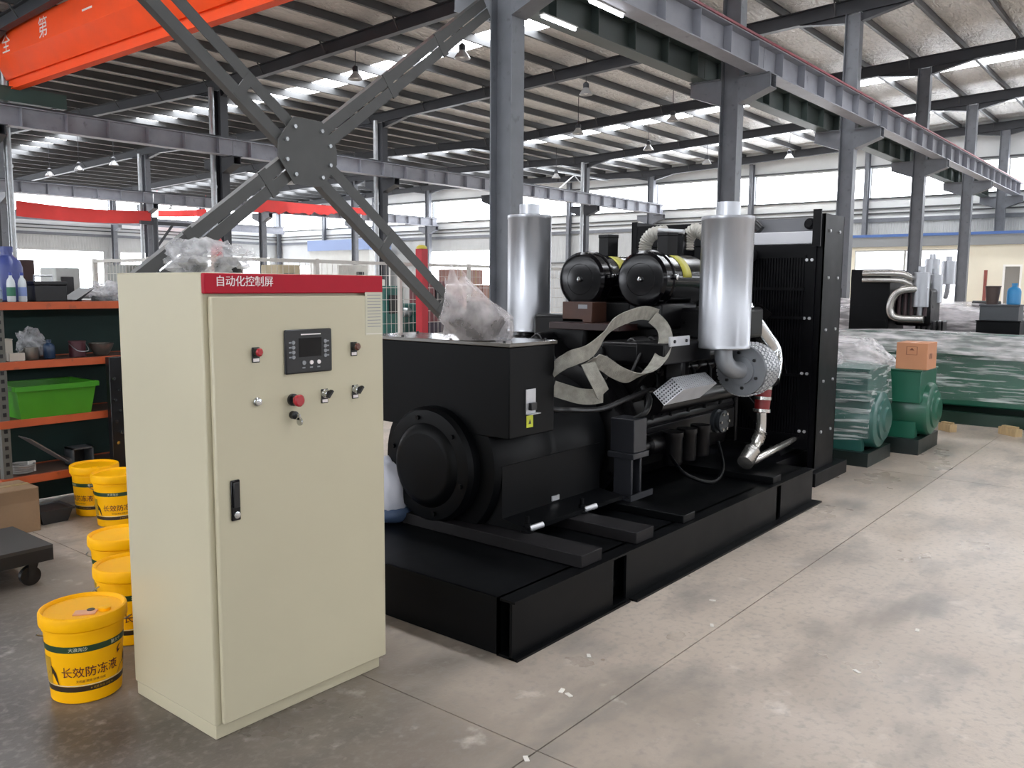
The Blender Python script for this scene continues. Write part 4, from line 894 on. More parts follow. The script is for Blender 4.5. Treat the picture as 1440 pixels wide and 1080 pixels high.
# bottom shelf scrap
Z1 = .31
t = thing('scrap_plate', 'bent grey steel plate leaning on the bottom shelf', 'metal plate', (2.78, SY0+.1, Z1)); M = Matrix.Rotation(math.radians(38), 3, 'Y'); MB().obox((2.76, SY0+.2, Z1+.14), (.36, .22, .008), M).build('plate', mat('plate_grey', '#77706d', .5, .3, .15, 6), t, smooth=0); MB().obox((2.76+.14, SY0+.2, Z1+.05), (.02, .22, .03), M).build('plate_lip', mat('plate_grey', '#77706d'), t, smooth=0)
for k, (xx, lb) in enumerate(((2.56, 'coil of grey cable on the bottom shelf near the post'),)):
    t = thing('cable_coil', lb, 'cable', (xx, SY0+.12, Z1)); mm = mat('cable_grey', '#8a8783', .5) if k == 0 else blk
    for j in range(4): MB().tube([(xx+(.075+.004*j)*math.cos(a), SY0+.14+(.075+.004*j)*math.sin(a), Z1+.014+.016*j) for a in [2*math.pi*i/24 for i in range(25)]], .009, 6, caps=False).build('turn', mm, t)
    box('cable_tie', mat('tie_white', '#c9c6c0', .5), t, xx+.05, xx+.10, SY0+.13, SY0+.15, Z1+.002, Z1+.08, smooth=0)
t = thing('wall_cabinet_frame', 'small empty grey steel frame box on the bottom shelf', 'frame', (3.0, SY0+.1, Z1)); fm = mat('frame_grey', '#565a5e', .5, .3)
for (x0, x1, z0, z1) in ((2.90, 3.06, Z1, Z1+.012), (2.90, 3.06, Z1+.13, Z1+.142), (2.90, 2.912, Z1, Z1+.142), (3.048, 3.06, Z1, Z1+.142)): box('frame_side', fm, t, x0, x1, SY0+.06, SY0+.2, z0, z1, smooth=0)
box('frame_back', blk, t, 2.91, 3.05, SY0+.2, SY0+.205, Z1, Z1+.14, smooth=0)
# black slotted upright panel by the cabinet
t = thing('tool_panel', 'tall narrow black panel with steel knobs standing by the shelf rack', 'panel', (3.14, 6.5, 0))
a = oy(6.5, 153, 505); b = oy(6.5, 176, 640)
box('panel_body', blk, t, a.x, b.x+.12, 6.5, 6.56, 0, 1.15, bevel=.004)
for k in range(7):
    c = oy(6.5, 158+(k*7) % 12, 532+k*15); MB().lathe((c.x, 6.5, c.z), (0, -1, 0), [(.006, 0), (.006, .02), (.012, .024), (.012, .032)], 12).build('knob', chrome, t)

# white sack with a blue foot on the skid deck behind the alternator, scraps of paper on the floor
c = oz(GZ, 555, 737); sx, sy = c.x+.05, c.y+.08
t = thing('white_sack', 'white sack with a blue base behind the alternator end', 'sack', (sx, sy, GZ))
blob((sx, sy, GZ+.19), (.15, .12, .20), 31, .12, 2, 4, -.13).build('sack_body', mat('sack_white', '#c9cbd6', .6, 0, .05, 6), t, smooth=60)
blob((sx, sy, GZ+.06), (.16, .13, .07), 33, .10, 2, 3, -.06).build('sack_base', mat('sack_blue', '#41526e', .5), t, smooth=60)
scrap = mat('paper_scrap', '#dcd8d0', .8)
for (px, py, a_) in ((790, 972, .3), (800, 978, 1.2), (828, 923, .7), (1002, 845, 2), (1290, 887, .2), (1205, 945, 1), (1001, 880, .5), (740, 1068, .9)):
    c = oz(0, px, py); tag(MB().obox((c.x, c.y, .003), (.035, .018, .004), Matrix.Rotation(a_, 3, 'Z') @ Matrix.Rotation(.08, 3, 'X')).build('paper_scrap', scrap, None, smooth=0), 'tiny white paper scrap on the concrete floor near the skid', 'paper scrap', 'paper scraps on the floor')

# ------------------------------------------------------------------ cardboard, dolly
card = mat('cardboard', '#8d7257', .8, 0, .1, 5, bump=.1, bscale=50)
tape = mat('packing_tape', '#a88d62', .3)
t = thing('cardboard_box', 'brown cardboard carton on the floor before the shelf rack', 'box', (2.2, 6.3, 0))
box('carton', card, t, 1.95, 2.46, 6.22, 6.55, 0, .31, bevel=.004); box('packing_tape', tape, t, 1.95, 2.46, 6.36, 6.41, .31, .3115, smooth=0)
MB().obox((2.2, 6.215, .26), (.5, .006, .10), Matrix.Rotation(.18, 3, 'X')).build('flap', card, t, smooth=0)
t = thing('tote_tray', 'shallow dark plastic tray on the floor under the rack', 'tray', (2.62, 6.56, 0)); tub(MB(), 2.49, 2.72, 6.30, 6.54, 0, .10, .03).build('tray_body', mat('tray_dark', '#2f3032', .5), t, smooth=0); tub(MB(), 2.48, 2.73, 6.29, 6.55, .09, .104, .004).build('rim', mat('tray_dark', '#2f3032'), t, smooth=0)
dm = mat('dolly_black', '#1b1a1a', .55, 0, .2, 6)
t = thing('platform_dolly', 'low black platform dolly on swivel casters', 'dolly', (1.7, 5.2, 0))
rot = .06
box('platform', mat('dolly_top', '#3b3836', .6, 0, .2, 5), t, 1.25, 2.06, 5.06, 5.62, .205, .225, smooth=0)
for y0 in (5.06, 5.58): box('side_rail', dm, t, 1.25, 2.06, y0, y0+.04, .135, .205, smooth=0)
for x0 in (1.25, 2.02): box('end_rail', dm, t, x0, x0+.04, 5.1, 5.58, .135, .205, smooth=0)
for x in (1.33, 1.97):
    for y in (5.12, 5.55):
        cs = MB().cyl((x, y, .13), (x, y, .137), .04, n=16).build('caster', dm, t); MB().cyl((x-.02, y-.018, .055), (x-.02, y+.018, .055), .055, n=24).build('wheel', blk, cs)
        for s in (-.024, .02): MB().prism([(x-.035, y+s, .05), (x-.005, y+s, .05), (x+.025, y+s, .13), (x-.03, y+s, .13)], (0, .004, 0)).build('fork', dm, cs, smooth=0)

# ------------------------------------------------------------------ orange bridge crane
org_m = mat('crane_orange', '#e5490c', .55, 0, .06, 2, spec=.2)
cr = thing('bridge_crane', 'orange overhead bridge crane girder with white lettering', 'crane', (bx(8.15), L1+7, bz(6.0)))
ya, yb = L1+off-.1, L2-.32; xc = bx(8.15)+.32
zb_, zs, zw, zt = bz(6.02), bz(6.25), bz(6.66), bz(7.22)
sec = [(xc-.32, zw), (xc-.32, zt), (xc+.32, zt), (xc+.32, zw), (xc+.07, zs), (xc-.07, zs)]
MB().prism([(x, ya, z) for x, z in sec], (0, yb-ya, 0)).build('girder', org_m, cr, smooth=0)
mb = MB(); mb.box(xc-.012, xc+.012, ya, yb, zb_+.02, zs); mb.box(xc-.11, xc+.11, ya, yb, zb_, zb_+.025); mb.build('hoist_track', org_m, cr, smooth=0)
for k in range(9): box('side_stiffener', org_m, cr, xc-.33, xc-.322, ya+1+k*2.0, ya+1.03+k*2.0, zw, zt, smooth=0) if 0 else None
def crane_txt(ch, px, py):
    c = ox(xc-.325, px, py); lettering('lettering', ch, .52, mat('crane_white', '#cfcac6', .6), cr, lambda p: Vector((xc-.3215-p.z, c.y-p.x, c.z+p.y)))
crane_txt('全', 8, 63); crane_txt('第', 60, 40); crane_txt('一', 122, 15)
for (yy, s) in ((ya, -1), (L2-off, 1)):
    ec = MB().box(xc-1.3, xc+1.3, yy-.12+s*.05, yy+.12+s*.05, ZC+BH+.12, ZC+BH+.5).build('end_carriage', org_m if s < 0 else mat('carriage_green', '#27413a', .5), cr, smooth=0)
    for dx in (-1.0, 1.0): MB().cyl((xc+dx, yy-.04+s*.05, ZC+BH+.22), (xc+dx, yy+.04+s*.05, ZC+BH+.22), .12, n=20).build('wheel', blk, ec)

# ------------------------------------------------------------------ red banners on the third column row
ban = mat('banner_red', '#d8423f', .8, 0, .06, 2)
def banner(x0, x1, y, za, zb, h0, h1, label, sag=.25, parent_col=None, folds=0):
    t = thing('red_banner', label, 'banner', ((x0+x1)/2, y, min(za, zb)-max(h0, h1)))
    n = 40; mb = MB()
    for k in (0, 1):
        for i in range(n+1):
            q = i/n; xx = x0+(x1-x0)*q; zt_ = za+(zb-za)*q - sag*math.sin(math.pi*q); h = h0+(h1-h0)*q
            dy = .04*math.sin(q*17)+.02*math.sin(q*41); wob = folds*noise.noise(Vector((q*22, 3, 1)))
            for z in (zt_, zt_-h+wob): mb.v.append(Vector((xx, y+dy+k*.006, z)))
    m_ = 2*(n+1)
    for i in range(n):
        mb.f.append((2*i, 2*i+1, 2*i+3, 2*i+2)); mb.f.append((m_+2*i+2, m_+2*i+3, m_+2*i+1, m_+2*i))
        mb.f.append((2*i, 2*i+2, m_+2*i+2, m_+2*i)); mb.f.append((2*i+1, m_+2*i+1, m_+2*i+3, 2*i+3))
    mb.build('cloth', ban, t)
    MB().tube([(x0+(x1-x0)*q, y+.003, za+(zb-za)*q-sag*math.sin(math.pi*q)) for q in [i/20 for i in range(21)]], .012, 6).build('hanging_cord', ban, t)
    return t
p0, p1 = oy(L3-.3, 22, 282), oy(L3-.3, 211, 297)
banner(p0.x, p1.x, L3-.3, p0.z, p1.z, .70, .62, 'long red banner sagging between two columns of the third row', .12)
p0, p1 = oy(L3-.86, 352, 279), oy(L3-.86, 530, 294)
banner(p0.x, p1.x, L3-.86, p0.z, p1.z, .72, .35, 'red banner with ragged lower edge beside the cross brace', .05, folds=.25)
p0, p1 = oy(L4-.95, 222, 296), oy(L4-.95, 290, 294)
t = banner(p0.x, p1.x, L4-.95, p0.z, p1.z, .45, .50, 'short distant red banner before the far side wall', .05)
for q in (p0, p1): MB().cyl((q.x, L4-.95, q.z-.02), (q.x, L4-.95, rz(L4-.95)+RD+PD), .012, n=6).build('drop_cord', ban, t)

# ------------------------------------------------------------------ pendant lamps under the roof
lamp_m = mat('lamp_shade', '#b9babb', .35, .4); lamp_w = mat('lamp_glass', '#e6e6e2', .3)
gl = {1: 'high bay pendant lamp with bell shade over the crane bay', 2: 'small bell-shaped pendant lamp hanging in the far bays'}
for (px, py, z) in ((650, 76, 6.9), (500, 106, 6.9), (824, 128, 7.0), (946, 166, 7.0), (813, 184, 6.6), (912, 207, 6.6), (994, 227, 6.6), (782, 247, 6.4),
                    (70, 244, 6.4), (111, 236, 6.4), (160, 229, 6.4), (186, 280, 6.2), (241, 292, 6.2), (409, 256, 6.3), (1110, 219, 7.0)):
    p = oz(bz(z), px, py); far = p.y > L2
    if p.x > XE-.6: p = ox(XE-.6, px, py)
    if p.y > YL-.6: p = oy(YL-.6, px, py)
    t = thing('pendant_lamp', gl[2 if far else 1], 'lamp', (p.x, p.y, p.z-.1), 'pendant lamps of the ' + ('far bays' if far else 'crane bay'))
    MB().lathe((p.x, p.y, p.z), (0, 0, 1), [(.215, -.12), (.22, -.115), (.17, -.03), (.10, .06), (.085, .10)], 20, caps=False).build('lamp_shade', lamp_m, t)
    MB().lathe((p.x, p.y, p.z), (0, 0, 1), [(.08, .09), (.095, .10), (.095, .22), (.06, .26), (.02, .28)], 16).build('ballast_housing', steel_d, t)
    MB().lathe((p.x, p.y, p.z), (0, 0, 1), [(.02, -.10), (.07, -.08), (.075, -.02), (.05, .05)], 14).build('bulb', lamp_w, t)
    MB().cyl((p.x, p.y, p.z+.27), (p.x, p.y, rz(p.y)+RD+PD), .012, n=8).build('stem', steel_d, t)
glint_m = emitter('glint_glow', '#f5f7ff', 14)  # roof light reflected on the runway flanges, added as glowing bars
for (px, py, lb) in ((786, 33, 'glowing white bar added for a roof-light glint under the far runway beam above the silver muffler'), (853, 13, 'glowing white bar added for a roof-light glint under the near runway beam by the first column')):
    yy = L1+off if px < 800 else L1-off
    p = oz(ZC-.05, px, py); yy = p.y
    t = thing('tube_lamp', lb, 'lamp', (p.x, yy, ZC-.05)); d = .45  # added glowing bar for the roof-light glint, not a real lamp
    box('lamp_tray', white_wall, t, p.x-d, p.x+d, yy-.05, yy+.05, ZC-.02, ZC+.0, smooth=0); MB().cyl((p.x-d+.02, yy, ZC-.045), (p.x+d-.02, yy, ZC-.045), .022, n=12).build('tube', glint_m, t)  # tray and tube are parts of the added glint bar
# ------------------------------------------------------------------ wrapped generator sets in the next row
green = mat('generator_green', '#1c5a45', .35, 0, .12, 3, coat=.2); green_d = mat('base_black_green', '#101c1a', .4, 0, .15, 4)
teal = mat('generator_teal', '#2a5a52', .35, 0, .1, 3, coat=.2)
wrap_m = film('stretch_wrap', '#eaeeed', .5, .12, 4.2, 1, (1.2, .45, 7), .5, .66, .18); wrap_w = film('stretch_wrap_dense', '#fbf6f8', .85, .25, 5, .7, (1.2, .6, 4), .42, .66, .35)
def drape(name, parent, m, pts, seed, amp=.03):
    """film hull: pts = list of (y, z_top, x0, x1, z_bottom) stations along Y"""
    mb = MB(); n = len(pts); K = 13
    for j, (y, zt, x0, x1, zb) in enumerate(pts):
        for i in range(K):
            q = i/(K-1)
            if q < .35: p = Vector((x0, y, zb+(zt-zb)*q/.35))
            elif q < .65: p = Vector((x0+(x1-x0)*(q-.35)/.3, y, zt))
            else: p = Vector((x1, y, zt+(zb-zt)*(q-.65)/.35))
            nv = noise.noise_vector(p*2.7+Vector((seed*5, 0, seed)))*amp + noise.noise_vector(p*9+Vector((seed, 3, 0)))*amp*.5
            nv.z = abs(nv.z); mb.v.append(p+nv)
    for j in range(n-1):
        for i in range(K-1): mb.f.append((j*K+i, j*K+i+1, (j+1)*K+i+1, (j+1)*K+i))
    mb.f.append(tuple(range(K))); mb.f.append(tuple((n-1)*K+i for i in range(K-1, -1, -1)))
    return mb.build(name, m, parent, smooth=70)
def dense(lst, k=4):
    out = []
    for a, b in zip(lst, lst[1:]): out += [tuple(a[c]+(b[c]-a[c])*i/k for c in range(5)) for i in range(k)]
    return out+[lst[-1]]
def genset(label, x0, x1, y0, y1, paint, base_m, zb, tb, altlen=.75, wrap=None, rad_z=1.45, eng_m=None, mufflers=(), pipes=False, film_m=None, wrap2=None, rad_t=.30, seed=1, group=None):
    g = thing('wrapped_generator' if wrap else 'generator', label, 'generator', ((x0+x1)/2, (y0+y1)/2, 0), group); xm = (x0+x1)/2; eng_m = eng_m or gen2
    mb = MB(); mb.box(x0, x0+.08, y0, y1, 0, zb); mb.box(x1-.08, x1, y0, y1, 0, zb); mb.box(x0+.08, x1-.08, y0, y0+.08, 0, zb); mb.box(x0+.08, x1-.08, y1-.08, y1, 0, zb); mb.box(x0+.08, x1-.08, y0+.08, y1-.08, .02, .05); mb.build('base_frame', base_m, g, smooth=0)
    (bx0, bx1, by0, by1, bz0, bz1) = tb
    R = min((bx1-bx0)*.48, (bz0-zb)*.62+.05); zc = zb+R*.95+.02
    ab = MB().lathe((xm, by0-.02, zc), (0, 1, 0), [(R*.8, -.05), (R*.95, -.03), (R, 0), (R, altlen), (R*.9, altlen+.1)], 36).build('alternator', paint, g)
    MB().lathe((xm, by0-.06, zc), (0, -1, 0), [(R*.72, 0), (R*.70, .03), (R*.45, .04), (R*.4, .06), (R*.1, .062)], 32).build('end_cover', paint, ab)
    for s in (-1, 1): box('foot', paint, ab, xm+s*R*.75-.05, xm+s*R*.75+.05, by0+.05, by0+altlen-.1, zb-.02, zc-R*.45, smooth=0)
    tbx = box('terminal_box', paint, g, bx0, bx1, by0, by1, bz0, bz1, bevel=.008); box('lid', paint, tbx, bx0-.01, bx1+.01, by0-.01, by1+.01, bz1, bz1+.015, bevel=.003)
    ye = by0+altlen+.05; yr = y1-rad_t
    box('flywheel_housing', eng_m, g, xm-R*.9, xm+R*.9, ye-.1, ye+.05, zb+.04, zc+R*.85, bevel=.05)
    bl = box('engine_block', eng_m, g, xm-.26, xm+.26, ye, yr-.15, zb+.06, bz1-.18, bevel=.02)
    for k in range(6): box('cylinder_head', eng_m, bl, xm-.13, xm+.13, ye+.08+k*(yr-ye-.35)/6, ye+.04+(k+1)*(yr-ye-.35)/6, bz1-.18, bz1-.02, bevel=.02)
    MB().tube([(xm-.30, ye+.15, bz1-.25), (xm-.30, yr-.3, bz1-.25)], .06, 14).build('exhaust_manifold', eng_m, bl)
    MB().tube([(xm-.2, ye+.5, bz1+.08), (xm-.2, ye+.95, bz1+.08)], .11, 18).build('air_cleaner', eng_m, g)
    rd = box('radiator', gen3, g, x0+.02, x1-.02, yr, y1-.06, zb, rad_z, bevel=.01)
    for k in range(7): box('radiator_slat', gen3, rd, x0+.02-.004, x0+.02, yr+.03, y1-.09, zb+.15+k*(rad_z-zb-.3)/7, zb+.18+k*(rad_z-zb-.3)/7, smooth=0)
    if pipes:
        tc_ = box('turbo_housing', eng_m, g, xm-.32, xm+.30, yr-.55, yr-.05, bz1-.1, rad_z-.28, bevel=.05)
        for k in range(5): MB().cyl((xm-.33, yr-.12-k*.09, bz1+.05), (xm-.33, yr-.12-k*.09, rad_z-.3), .03, n=10).build('injector_line', mat('line_brown', '#4a3a3c', .4, .3), tc_)
        for dz, rr_ in ((0, .045), (-.10, .04)): MB().tube(spline([(x0-.03, yr+.38, rad_z-.06+dz), (x0-.05, yr+.1, rad_z-.06+dz), (x0-.04, yr-.18, rad_z-.07+dz), (x0+.02, yr-.30, rad_z-.13+dz), (xm, yr-.38, rad_z-.22+dz)], 6), rr_, 12).build('charge_air_pipe', steel_hose, g)
        z0_ = rad_z-.35; MB().tube(spline([(x0+.1, yr-.50, z0_+.06), (x0-.02, yr-.22, z0_+.05), (x0-.04, yr-.08, z0_-.05), (x0-.04, yr-.04, z0_-.26), (x0-.02, yr-.14, z0_-.37), (x0+.0, yr-.5, z0_-.38)], 8), .06, 14).build('return_pipe', steel_hose, g)
    for (mx_, my_, mz0, mz1, r) in mufflers:
        mf = MB().lathe((mx_, my_, mz0), (0, 0, 1), [(r*.9, 0), (r, .006), (r, mz1-mz0-.006), (r*.9, mz1-mz0)], 24).build('muffler', alu, g); MB().lathe((mx_, my_, mz1), (0, 0, 1), [(r*.45, 0), (r*.45, .09), (r*.40, .09)], 16).build('outlet_pipe', alu, mf); MB().tube([(mx_, my_, mz0), (mx_, my_, mz0-.12), (mx_+.1, my_+.05, mz0-.25)], r*.35, 12).build('inlet_elbow', alu, mf)
    if wrap: drape('stretch_film', g, film_m or wrap_m, dense(wrap), seed)
    if wrap2: drape('stretch_film', g, wrap_w, dense(wrap2), seed+1)
    return g
# nearest: dark one almost hidden by the radiator
c1 = ox(8.46, 1220, 522); zt = c1.z; b1 = ox(8.43, 1218, 638).z
genset('generator set in cloudy stretch film just past the black radiator', 8.43, 9.17, 2.45, 5.2, teal, green_d, b1, (8.50, 9.10, 2.50, 2.90, .62, zt), .7,
       [(2.47, zt+.02, 8.47, 9.13, .25), (2.9, zt+.05, 8.45, 9.15, .22), (3.1, zt+.28, 8.45, 9.15, .22), (4.2, zt+.33, 8.45, 9.15, .22), (5.1, zt+.30, 8.45, 9.15, .22)], 1.4, seed=2,
       wrap2=[(2.98, zt+.10, 8.44, 9.16, zt-.2), (3.15, zt+.33, 8.43, 9.17, zt-.15), (4.2, zt+.37, 8.43, 9.17, zt-.1), (5.1, zt+.35, 8.43, 9.17, zt-.1)])
# green alternator carrying a carton
t1, t0 = ox(9.46, 1296, 523), ox(9.46, 1296, 568); tl = ox(9.46, 1244, 519)
b2 = ox(9.40, 1289, 619).z
genset('green generator set with bare alternator end and film over its engine', 9.40, 10.2, 2.24, 5.2, green, green_d, b2, (9.46, 10.1, t1.y, tl.y, t0.z, t1.z), .85,
       [(tl.y+.05, t1.z+.05, 9.45, 10.15, .3), (tl.y+.3, t1.z+.30, 9.43, 10.17, .22), (4.2, t1.z+.36, 9.43, 10.17, .22), (5.1, t1.z+.33, 9.43, 10.17, .22)], 1.4, seed=3, film_m=wrap_w)
ca = ox(9.50, 1259, 519); cb = ox(9.50, 1303, 521); zc0 = t1.z+.015
ccm = mat('carton_orange', '#c58a66', .75, 0, .05, 4)
t = thing('cardboard_box', 'orange-brown cardboard carton on the green alternator', 'box', (9.7, (ca.y+cb.y)/2, zc0)); ht = ox(9.50, 1303, 483).z-zc0
box('carton', ccm, t, 9.50, 9.88, cb.y, ca.y, zc0, zc0+ht, bevel=.004); box('packing_tape', mat('tape_pale', '#d3a283', .4), t, 9.50, 9.88, (ca.y+cb.y)/2-.025, (ca.y+cb.y)/2+.025, zc0+ht, zc0+ht+.001, smooth=0)
ym = (ca.y+cb.y)/2; mk = mat('print_brown', '#6d3f2c', .7)
for (a0, a1, z0, z1) in ((-.06, .06, .55, .56), (-.06, .06, .85, .86), (-.06, -.054, .55, .86), (.054, .06, .55, .86)): box('print_mark', mk, t, 9.4985, 9.4995, ym+a0*.9, ym+a1*.9, zc0+ht*z0, zc0+ht*z1, smooth=0)
MB().prism([(9.4985, ym-.025, zc0+ht*.72), (9.4985, ym+.025, zc0+ht*.72), (9.4985, ym, zc0+ht*.81)], (.0008, 0, 0)).build('print_mark', mk, t, smooth=0)
for dy in (-.03, .03): box('print_mark', mk, t, 9.62+dy, 9.63+dy+.02, cb.y-.0015, cb.y-.0005, zc0+ht*.4, zc0+ht*.6, smooth=0)
# long green set whose side faces the aisle
X3 = 11.95; top3 = ox(X3, 1400, 477).z; b3 = ox(X3, 1318, 577).z
genset('long green generator set under milky stretch film, side to the aisle', X3, 12.85, -.9, 4.6, green, mat('base_green', '#0e2b20', .4, 0, .15, 4), b3, (X3+.05, 12.75, -.7, -.1, .7, 1.15), .9,
       [(-.75, 1.2, X3+.03, 12.8, .35), (0, top3-.08, X3+.0, 12.83, .30), (1.2, top3-.02, X3-.01, 12.84, .30), (2.2, top3, X3-.01, 12.84, .3), (3.2, top3+.02, X3, 12.84, .3), (4.4, top3-.02, X3, 12.83, .3)], 1.35, green, seed=5,
       wrap2=[(-.4, top3-.1, X3-.02, 12.84, top3-.35), (1.2, top3+.01, X3-.03, 12.86, top3-.30), (2.2, top3+.03, X3-.03, 12.86, top3-.22), (3.2, top3+.05, X3-.02, 12.86, top3-.2), (4.4, top3+.01, X3-.02, 12.85, top3-.2)])
a, b = ox(X3-.02, 1395, 508), ox(X3-.02, 1440, 528); 
# two black sets behind it with silver mufflers
X4 = 13.6
yR0, yR1 = ox(X4, 1246, 400).y, ox(X4, 1190, 400).y; zR = ox(X4, 1215, 379).z
mA = ox(X4+.1, 1295, 410); mB = ox(X4+.6, 1314, 410)
yA4, yB4 = ox(X4+.12, 1436, 440).y, ox(X4+.12, 1374, 440).y
genset('black generator set with thick silver pipes and pale mufflers behind the green one', X4, 14.5, yA4-.15, yR1, gen, gen, .2, (X4+.1, 14.4, yA4, yB4, .8, 1.25), .9, None, zR, gen2,
       ((X4+.1, mA.y, ox(X4+.1, 1295, 432).z, ox(X4+.1, 1295, 383).z, .115), (X4+.6, mB.y, ox(X4+.6, 1314, 426).z, ox(X4+.6, 1314, 386).z, .11)), True, rad_t=yR1-yR0+.05)
X5 = 17.5
m5, m6 = ox(X5+.1, 1311, 375), ox(X5+.5, 1334, 380)
genset('distant generator set in white film with two pale mufflers', X5, 18.4, m6.y-2.6, m5.y+2.2, gen, gen, .2, (X5+.1, 18.3, m6.y-2.4, m6.y-1.8, .8, 1.3), .9,
       [(m6.y-2.5, 1.32, X5-.02, 18.42, .3), (m6.y-.6, 1.45, X5-.02, 18.42, .3), (m5.y+.4, 1.45, X5-.02, 18.42, .3), (m5.y+2.1, 1.5, X5-.02, 18.42, .3)], 1.7, gen2,
       ((X5+.1, m5.y, ox(X5+.1, 1311, 392).z, ox(X5+.1, 1311, 364).z, .13), (X5+.5, m6.y, ox(X5+.5, 1334, 400).z, ox(X5+.5, 1334, 367).z, .13)), False, wrap_w, seed=9)
X6 = 15.4
genset('low generator set under dense white film between the two black ones', X6, 16.3, .2, 5.4, teal, green_d, .2, (X6+.1, 16.2, .4, 1.0, .8, 1.2), .9,
       [(.3, 1.25, X6, 16.32, .3), (1.5, 1.42, X6, 16.32, .3), (2.6, 1.35, X6, 16.32, .3), (3.6, 1.45, X6, 16.32, .3), (5.3, 1.4, X6, 16.32, .3)], 1.35, film_m=wrap_w, seed=11)
# loose things on top of the alternator of the black set
zz = 1.265; pA, pB = ox(X4+.12, 1381, 440), ox(X4+.12, 1428, 440)
yy0, yy1 = yA4+.03, yB4-.03
t = thing('grey_box', 'dark grey steel box on the black generator set behind the green one', 'box', (X4+.3, (yy0+yy1)/2, zz)); box('box_body', mat('box_grey', '#43464a', .5), t, X4+.12, X4+.5, yy0, yy1, zz, zz+.2, bevel=.005); box('box_lid', mat('box_grey', '#43464a'), t, X4+.11, X4+.51, yy0-.01, yy1+.01, zz+.2, zz+.225, bevel=.004)
t = thing('plastic_bin', 'brown plastic bin standing on the dark grey box', 'bin', (X4+.3, yy1-.2, zz+.225)); MB().lathe((X4+.3, yy1-.12, zz+.225), (0, 0, 1), [(.075, 0), (.098, .24), (.104, .245), (.104, .26), (.09, .26), (.07, .01)], 24).build('bin_body', mat('bin_brown', '#4c3d38', .5), t); MB().lathe((X4+.3, yy1-.12, zz+.475), (0, 0, 1), [(.104, 0), (.110, .005), (.104, .01)], 24, caps=False).build('rim', mat('bin_brown', '#4c3d38'), t)
bottle('water_jug', 'bright blue jug beside the brown plastic bin', 'jug', X4+.3, yy0+.10, zz+.225, .09, .30, mat('jug_bright_blue', '#2a7fb5', .3), mat('jug_bright_blue', '#2a7fb5'))
# wood blocks on the floor
woodm = mat('pine', '#b39a72', .7, 0, .15, 8, stretch=(1, 6, 1))
for (px, py, lb) in ((1332, 606, 'short pine block on the floor beside the green alternator'), (1420, 612, 'longer pine block on the floor before the long green set')):
    p = oz(0, px, py); t = thing('wood_block', lb, 'wood block', (p.x, p.y, 0)); L_ = .20 if px < 1400 else .26
    MB().obox((p.x, p.y, .045), (L_, .10, .09), .9).build('block', woodm, t, bevel=.004); MB().obox((p.x, p.y, .10), (L_*.7, .06, .02), 1.1).build('batten', woodm, t, bevel=.003)

# ------------------------------------------------------------------ site office along the end wall
XC = bx(36.0)
zc_t, zc_f = ox(XC, 1300, 332).z, ox(XC, 1300, 346).z
cream = mat('office_cream', '#e9e3cf', .6, 0, .03, 1); fascia = mat('office_fascia', '#8a8d8f', .5); bluet = mat('office_blue', '#4f70ad', .45)
yo0, yo1 = ox(XC, 1440, 400).y-4, ox(XC, 1186, 400).y
so = thing('site_office', 'long cream site office with grey fascia and blue top edge under the end windows', 'building', (XC+1, (yo0+yo1)/2, 0))
dA, dB, dT = ox(XC, 1409, 400).y, ox(XC, 1436, 400).y, ox(XC, 1420, 372).z
w0, w1 = ox(XC, 1345, 400).y, ox(XC, 1200, 400).y; wz0, wz1 = .9, zc_f-.15
mb = MB()
mb.box(XC, XC+.1, dA, w0, 0, zc_f); mb.box(XC, XC+.1, dB, dA, dT, zc_f); mb.box(XC, XC+.1, yo0, dB, 0, zc_f); mb.box(XC, XC+.1, w0, w1, 0, wz0); mb.box(XC, XC+.1, w0, w1, wz1, zc_f); mb.box(XC, XC+.1, w1, yo1, 0, zc_f); mb.box(XC+.1, XE-.5, yo1-.1, yo1, 0, zc_f); mb.box(XC+.1, XE-.5, yo0, yo0+.1, 0, zc_f)
mb.build('office_wall', cream, so, smooth=0)
box('office_roof', fascia, so, XC-.1, XE-.45, yo0, yo1+.05, zc_f, zc_f+.06, smooth=0)
box('fascia', fascia, so, XC-.14, XC-.04, yo0, yo1+.05, zc_f, zc_t, smooth=0); box('blue_edge', bluet, so, XC-.17, XC-.02, yo0, yo1+.08, zc_t, zc_t+.12, smooth=0)
off_win = emitter('office_daylight', '#f6f8ff', WIN_STRENGTH*.35)
n = 2
for k in range(n):
    u0, u1 = w0+(w1-w0)*k/n, w0+(w1-w0)*(k+1)/n
    wn = MB()
    for (a0, a1, b0, b1) in ((u0, u1, wz0, wz0+.06), (u0, u1, wz1-.06, wz1), (u0, u0+.05, wz0+.06, wz1-.06), (u1-.05, u1, wz0+.06, wz1-.06)): wn.box(XC+.01, XC+.08, a0, a1, b0, b1)
    wo = wn.build('office_window', white_wall, so, smooth=0); box('pane', off_win, wo, XC+.04, XC+.05, u0+.05, u1-.05, wz0+.06, wz1-.06, smooth=0)
df = MB()
for (a0, a1, b0, b1) in ((dB, dA, dT-.08, dT), (dB, dB+.08, 0, dT-.08), (dA-.08, dA, 0, dT-.08)): df.box(XC-.03, XC+.11, a0, a1, b0, b1)
dr = df.build('office_door', mat('frame_white', '#f2f0ea', .5), so, smooth=0); box('door_leaf', mat('door_grey', '#8f8c86', .5), dr, XC+.06, XC+.1, dB+.08, dA-.08, 0, dT-.08, smooth=0)
t = thing('fire_pole', 'thin red-brown pole leaning upright by the office wall', 'pole', (XC-.5, ox(XC-.5, 1385, 400).y, 0)); yy = ox(XC-.5, 1385, 400).y
